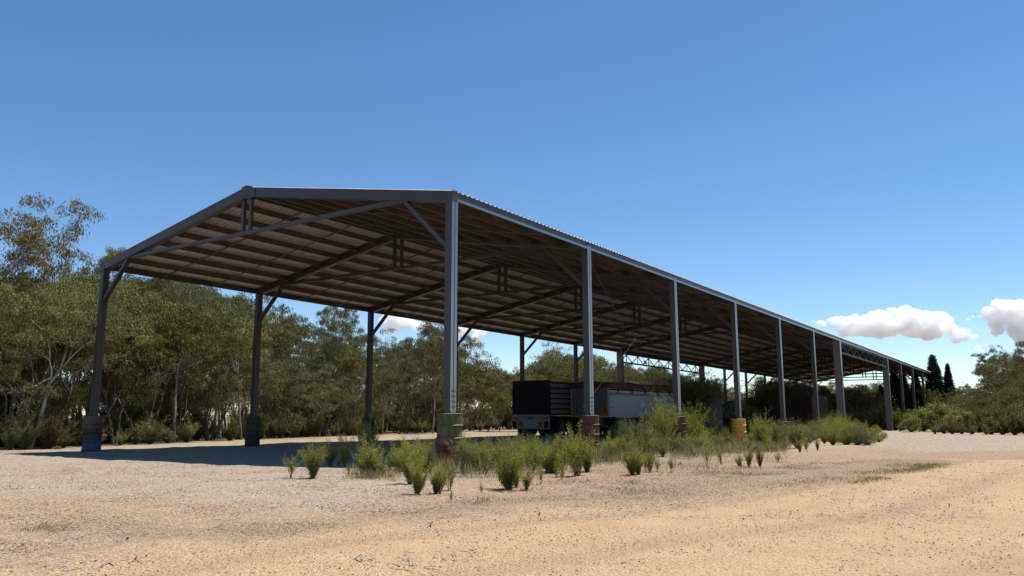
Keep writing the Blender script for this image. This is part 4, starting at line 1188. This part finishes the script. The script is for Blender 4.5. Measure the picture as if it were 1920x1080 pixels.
# ---- grass
def grass_patch():
    P, Hh = [], []
    def fade(q, pts, w=.5): return rng.random(len(q)) < np.clip(poly_sd(q[:, 0], q[:, 1], pts) / w, 0, 1)
    def add(pts, n, h, sd=.0):
        poly = np.array(pts); lo, hi = poly.min(0), poly.max(0)
        q = lo + (hi - lo) * rng.random((n * 3, 2)); q = q[poly_sd(q[:, 0], q[:, 1], pts) > 0][:n]
        cl = fbm(q[:, 0] * 1.3, q[:, 1] * 1.3, 7.7, 3); q = q[cl > -.25 + sd]
        q = q[fade(q, pts)]; P.append(q); Hh.append(np.full(len(q), h))
    strip = [at(740, 893), at(860, 900), at(1000, 893), at(1200, 868), at(1330, 860), at(1480, 850), at(1500, 828), at(1300, 828), at(1100, 843), at(960, 856), at(850, 866), at(780, 872)]
    add(strip, 40000, .26)
    add([at(640, 900), at(760, 905), at(760, 878), at(640, 880)], 3500, .16)
    add([at(1150, 895), at(1500, 880), at(1500, 850), at(1150, 868)], 2600, .10, .35)
    add([at(780, 945), at(950, 955), at(1500, 915), at(1800, 880), at(1700, 862), at(1500, 870), at(1000, 905)], 24000, .04, .15)
    add([at(1650, 888), at(1720, 870), at(1800, 872), at(1760, 886)], 5000, .05)
    add([at(1570, 907), at(1640, 893), at(1690, 900), at(1620, 910)], 3000, .045)
    add([at(20, 995), at(90, 975), at(170, 990), at(110, 1010)], 2600, .03)
    add([at(860, 948), at(900, 930), at(955, 938), at(900, 952)], 1800, .05)
    add([at(400, 1000), at(700, 990), at(720, 965), at(420, 985)], 900, .02, .2)
    q = np.concatenate(P); h = np.concatenate(Hh) * (.5 + rng.random(len(q)))
    n = len(q); z = gz(q[:, 0], q[:, 1])
    p = np.stack([q[:, 0], q[:, 1], z - .01], 1)
    a = rng.normal(size=(n, 3)) * .28; a[:, 2] = 1; a /= np.linalg.norm(a, axis=1)[:, None]
    b = a + rng.normal(size=(n, 3)) * .35; b[:, 2] = np.abs(b[:, 2]) * .8; b /= np.linalg.norm(b, axis=1)[:, None]
    w = np.cross(a, rng.normal(size=(n, 3))); w /= np.linalg.norm(w, axis=1)[:, None]
    ww = (.0035 + .01 * h)[:, None] * .5
    m = p + a * h[:, None] * .55; e = m + b * h[:, None] * .5
    v = np.stack([p - w * ww, p + w * ww, m + w * ww * .8, e, m - w * ww * .8], 1).reshape(-1, 3)
    t = np.repeat(np.clip(rng.random(n) * .9, 0, 1), 5)
    me = mesh_np("grass", v, np.arange(n * 5), np.full(n, 5), M['grass'], t)
    tag(link("grass", me), "dry straw and green grass along the posts and in patches on the dirt", "grass", kind="stuff")
grass_patch()

def litter():
    n = 9000
    pts = np.concatenate([np.array([at(rng.uniform(560, 1850), rng.uniform(850, 975)) for _ in range(5000)]), np.array([at(rng.uniform(0, 900), rng.uniform(900, 1075)) for _ in range(1200)])])
    pts = pts[fbm(pts[:, 0] * .6, pts[:, 1] * .6, 2.2, 3) > -.1]; n = len(pts)
    L_ = .02 + .11 * rng.random(n) ** 3; a = rng.random(n) * 6.28
    d = np.stack([np.cos(a), np.sin(a), .15 * rng.normal(size=n)], 1); w = np.stack([-np.sin(a), np.cos(a), np.zeros(n)], 1) * (.003 + .005 * rng.random(n))[:, None]
    c = np.stack([pts[:, 0], pts[:, 1], gz(pts[:, 0], pts[:, 1]) + .012 + .01 * rng.random(n)], 1)
    up = np.array([0, 0, .008])
    v = np.stack([c - d * L_[:, None] * .5 - w, c - d * L_[:, None] * .5 + w, c + d * L_[:, None] * .5 + up + w, c + d * L_[:, None] * .5 + up - w], 1).reshape(-1, 3)
    me = mesh_np("dry_litter", v, np.arange(n * 4), np.full(n, 4), M['deadtwig'])
    tag(link("litter", me), "dry sticks and leaves strewn over the dirt before the shrubs", "litter", kind="stuff")
litter()

# fallen branch with bare twigs
x, y = at(1295, 856)
fb = MB()
for k in range(7):
    p = Vector((0, 0, .03)); d = Vector((random.uniform(-1, 1), random.uniform(-.4, .4), random.uniform(.05, .5))).normalized(); pts = [p.copy()]
    for j in range(4): d = (d + Vector((random.uniform(-.3, .3), random.uniform(-.3, .3), random.uniform(-.12, .1)))).normalized(); p = p + d * .17; p.z = max(p.z, .02); pts.append(p.copy())
    fb.tube(pts, [.010, .008, .006, .004, .003], 5)
o = fb.build("fallen_branch", M['deadtwig'], None, (x, y, float(gz(x, y)))); tag(o, "bare grey fallen branch lying in front of the dead brown bush", "branch")

# ------------------------------------------------------------------ clouds
def mat_cloud():
    m, nt, out = newmat("cloud_white")
    p = N(nt, "ShaderNodeBsdfDiffuse"); p.inputs[0].default_value = (.93, .93, .93, 1)
    t = N(nt, "ShaderNodeBsdfTranslucent"); t.inputs[0].default_value = (.95, .95, .95, 1)
    mx = N(nt, "ShaderNodeMixShader"); mx.inputs[0].default_value = .35
    nt.links.new(p.outputs[0], mx.inputs[1]); nt.links.new(t.outputs[0], mx.inputs[2]); nt.links.new(mx.outputs[0], out.inputs[0])
    return m
def mat_cloud_v():
    m, nt, out = newmat("cloud_vapour")
    v = N(nt, "ShaderNodeVolumePrincipled"); v.inputs["Color"].default_value = (.995, .995, .995, 1)
    v.inputs["Density"].default_value = .055; v.inputs["Anisotropy"].default_value = .2
    nt.links.new(v.outputs[0], out.inputs["Volume"]); return m
M['cloud'] = mat_cloud_v()
SC.cycles.volume_bounces = 24
def ico(sub=3):
    import bmesh
    bm = bmesh.new(); bmesh.ops.create_icosphere(bm, subdivisions=sub, radius=1.0)
    v = np.array([w.co[:] for w in bm.verts]); f = np.array([[w.index for w in q.verts] for q in bm.faces]); bm.free(); return v, f
IV, IF = ico(3)
tx1 = bpy.data.textures.new("billow", 'CLOUDS'); tx1.noise_scale = 60; tx1.noise_depth = 6; tx1.noise_basis = 'BLENDER_ORIGINAL'
tx2 = bpy.data.textures.new("cauliflower", 'VORONOI'); tx2.noise_scale = 24
def cloud(puffs, label, seed, D=3000.0):
    """puffs: (col, row, radius in px) -> heaped cloud of fused, displaced billows"""
    rg = np.random.default_rng(seed); vs, fs = [], []; off = 0
    k = D / FPX
    for px, py, rp in puffs:
        for j in range(5):
            qx, qy = px + rg.normal() * rp * .45, py + rg.normal() * rp * .28
            r = rp * k * (.42 + .55 * rg.random()) if j else rp * k * 1.05
            d = ray(qx, qy); c = d * D + np.array([0, rg.normal() * rp * k * .5, CAM_H])
            v = c + IV * r * np.array([1.15, 1, .85])
            vs.append(v); fs.append(IF + off); off += len(v)
    v = np.concatenate(vs); f = np.concatenate(fs); cen = v.mean(0)
    me = mesh_np("cloud", v - cen, f.ravel(), np.full(len(f), 3), M['cloud'], smooth=True)
    o = link("cloud", me, loc=tuple(cen)); tag(o, label, "cloud", "white clouds low in the sky")
    m = o.modifiers.new("fuse", 'REMESH'); m.mode = 'VOXEL'; m.voxel_size = 2.6; m.use_smooth_shade = True
    for t_, st in ((tx1, 26), (tx2, -13)):
        m = o.modifiers.new("billow", 'DISPLACE'); m.texture = t_; m.texture_coords = 'GLOBAL'; m.strength = st * min(1, max(p[2] for p in puffs) / 14); m.mid_level = .5 if st > 0 else .3
    return o
cloud([(1562, 600, 9), (1575, 606, 14), (1600, 605, 16), (1625, 612, 18), (1650, 604, 19), (1672, 602, 19), (1674, 585, 8), (1700, 600, 20), (1722, 592, 10), (1730, 600, 20), (1755, 606, 19), (1780, 618, 15), (1808, 630, 12), (1700, 618, 22), (1675, 618, 18), (1728, 620, 20), (1750, 624, 18), (1650, 622, 18), (1615, 622, 15), (1825, 636, 8), (1790, 632, 12), (1590, 618, 12), (1640, 590, 10), (1695, 584, 9)], "large heaped white cloud over the shed's far half", 1)
cloud([(1856, 592, 10), (1860, 582, 11), (1885, 576, 15), (1912, 580, 18), (1935, 590, 20), (1890, 594, 18), (1880, 606, 14), (1920, 608, 20), (1905, 626, 14), (1925, 636, 14), (1885, 620, 12)], "heaped white cloud cut off by the right edge of the sky", 2)
cloud([(1830, 656, 5), (1842, 660, 5), (1862, 654, 5)], "small flat white cloud wisp above the right-hand trees", 3)
cloud([(1815, 600, 3.5), (1822, 597, 3.5)], "tiny white cloud scrap between the two heaped clouds", 6)
cloud([(1535, 608, 5), (1545, 612, 7), (1525, 604, 3)], "small white cloud touching the roof line left of the big one", 7)
cloud([(728, 600, 13), (745, 590, 15), (765, 600, 16), (735, 610, 13), (785, 612, 11), (805, 606, 10)], "white cloud seen under the roof between the third far-side post and the corner post", 4)
cloud([(868, 620, 14), (885, 614, 12), (905, 622, 11), (890, 632, 10)], "white cloud seen under the roof just right of the corner post", 5)
cloud([(935, 624, 4), (950, 622, 5), (965, 627, 4)], "faint small cloud seen under the roof left of the fifth far-side post", 8)
cloud([(508, 598, 7), (498, 600, 6)], "scrap of cloud behind the second far-side post", 9)
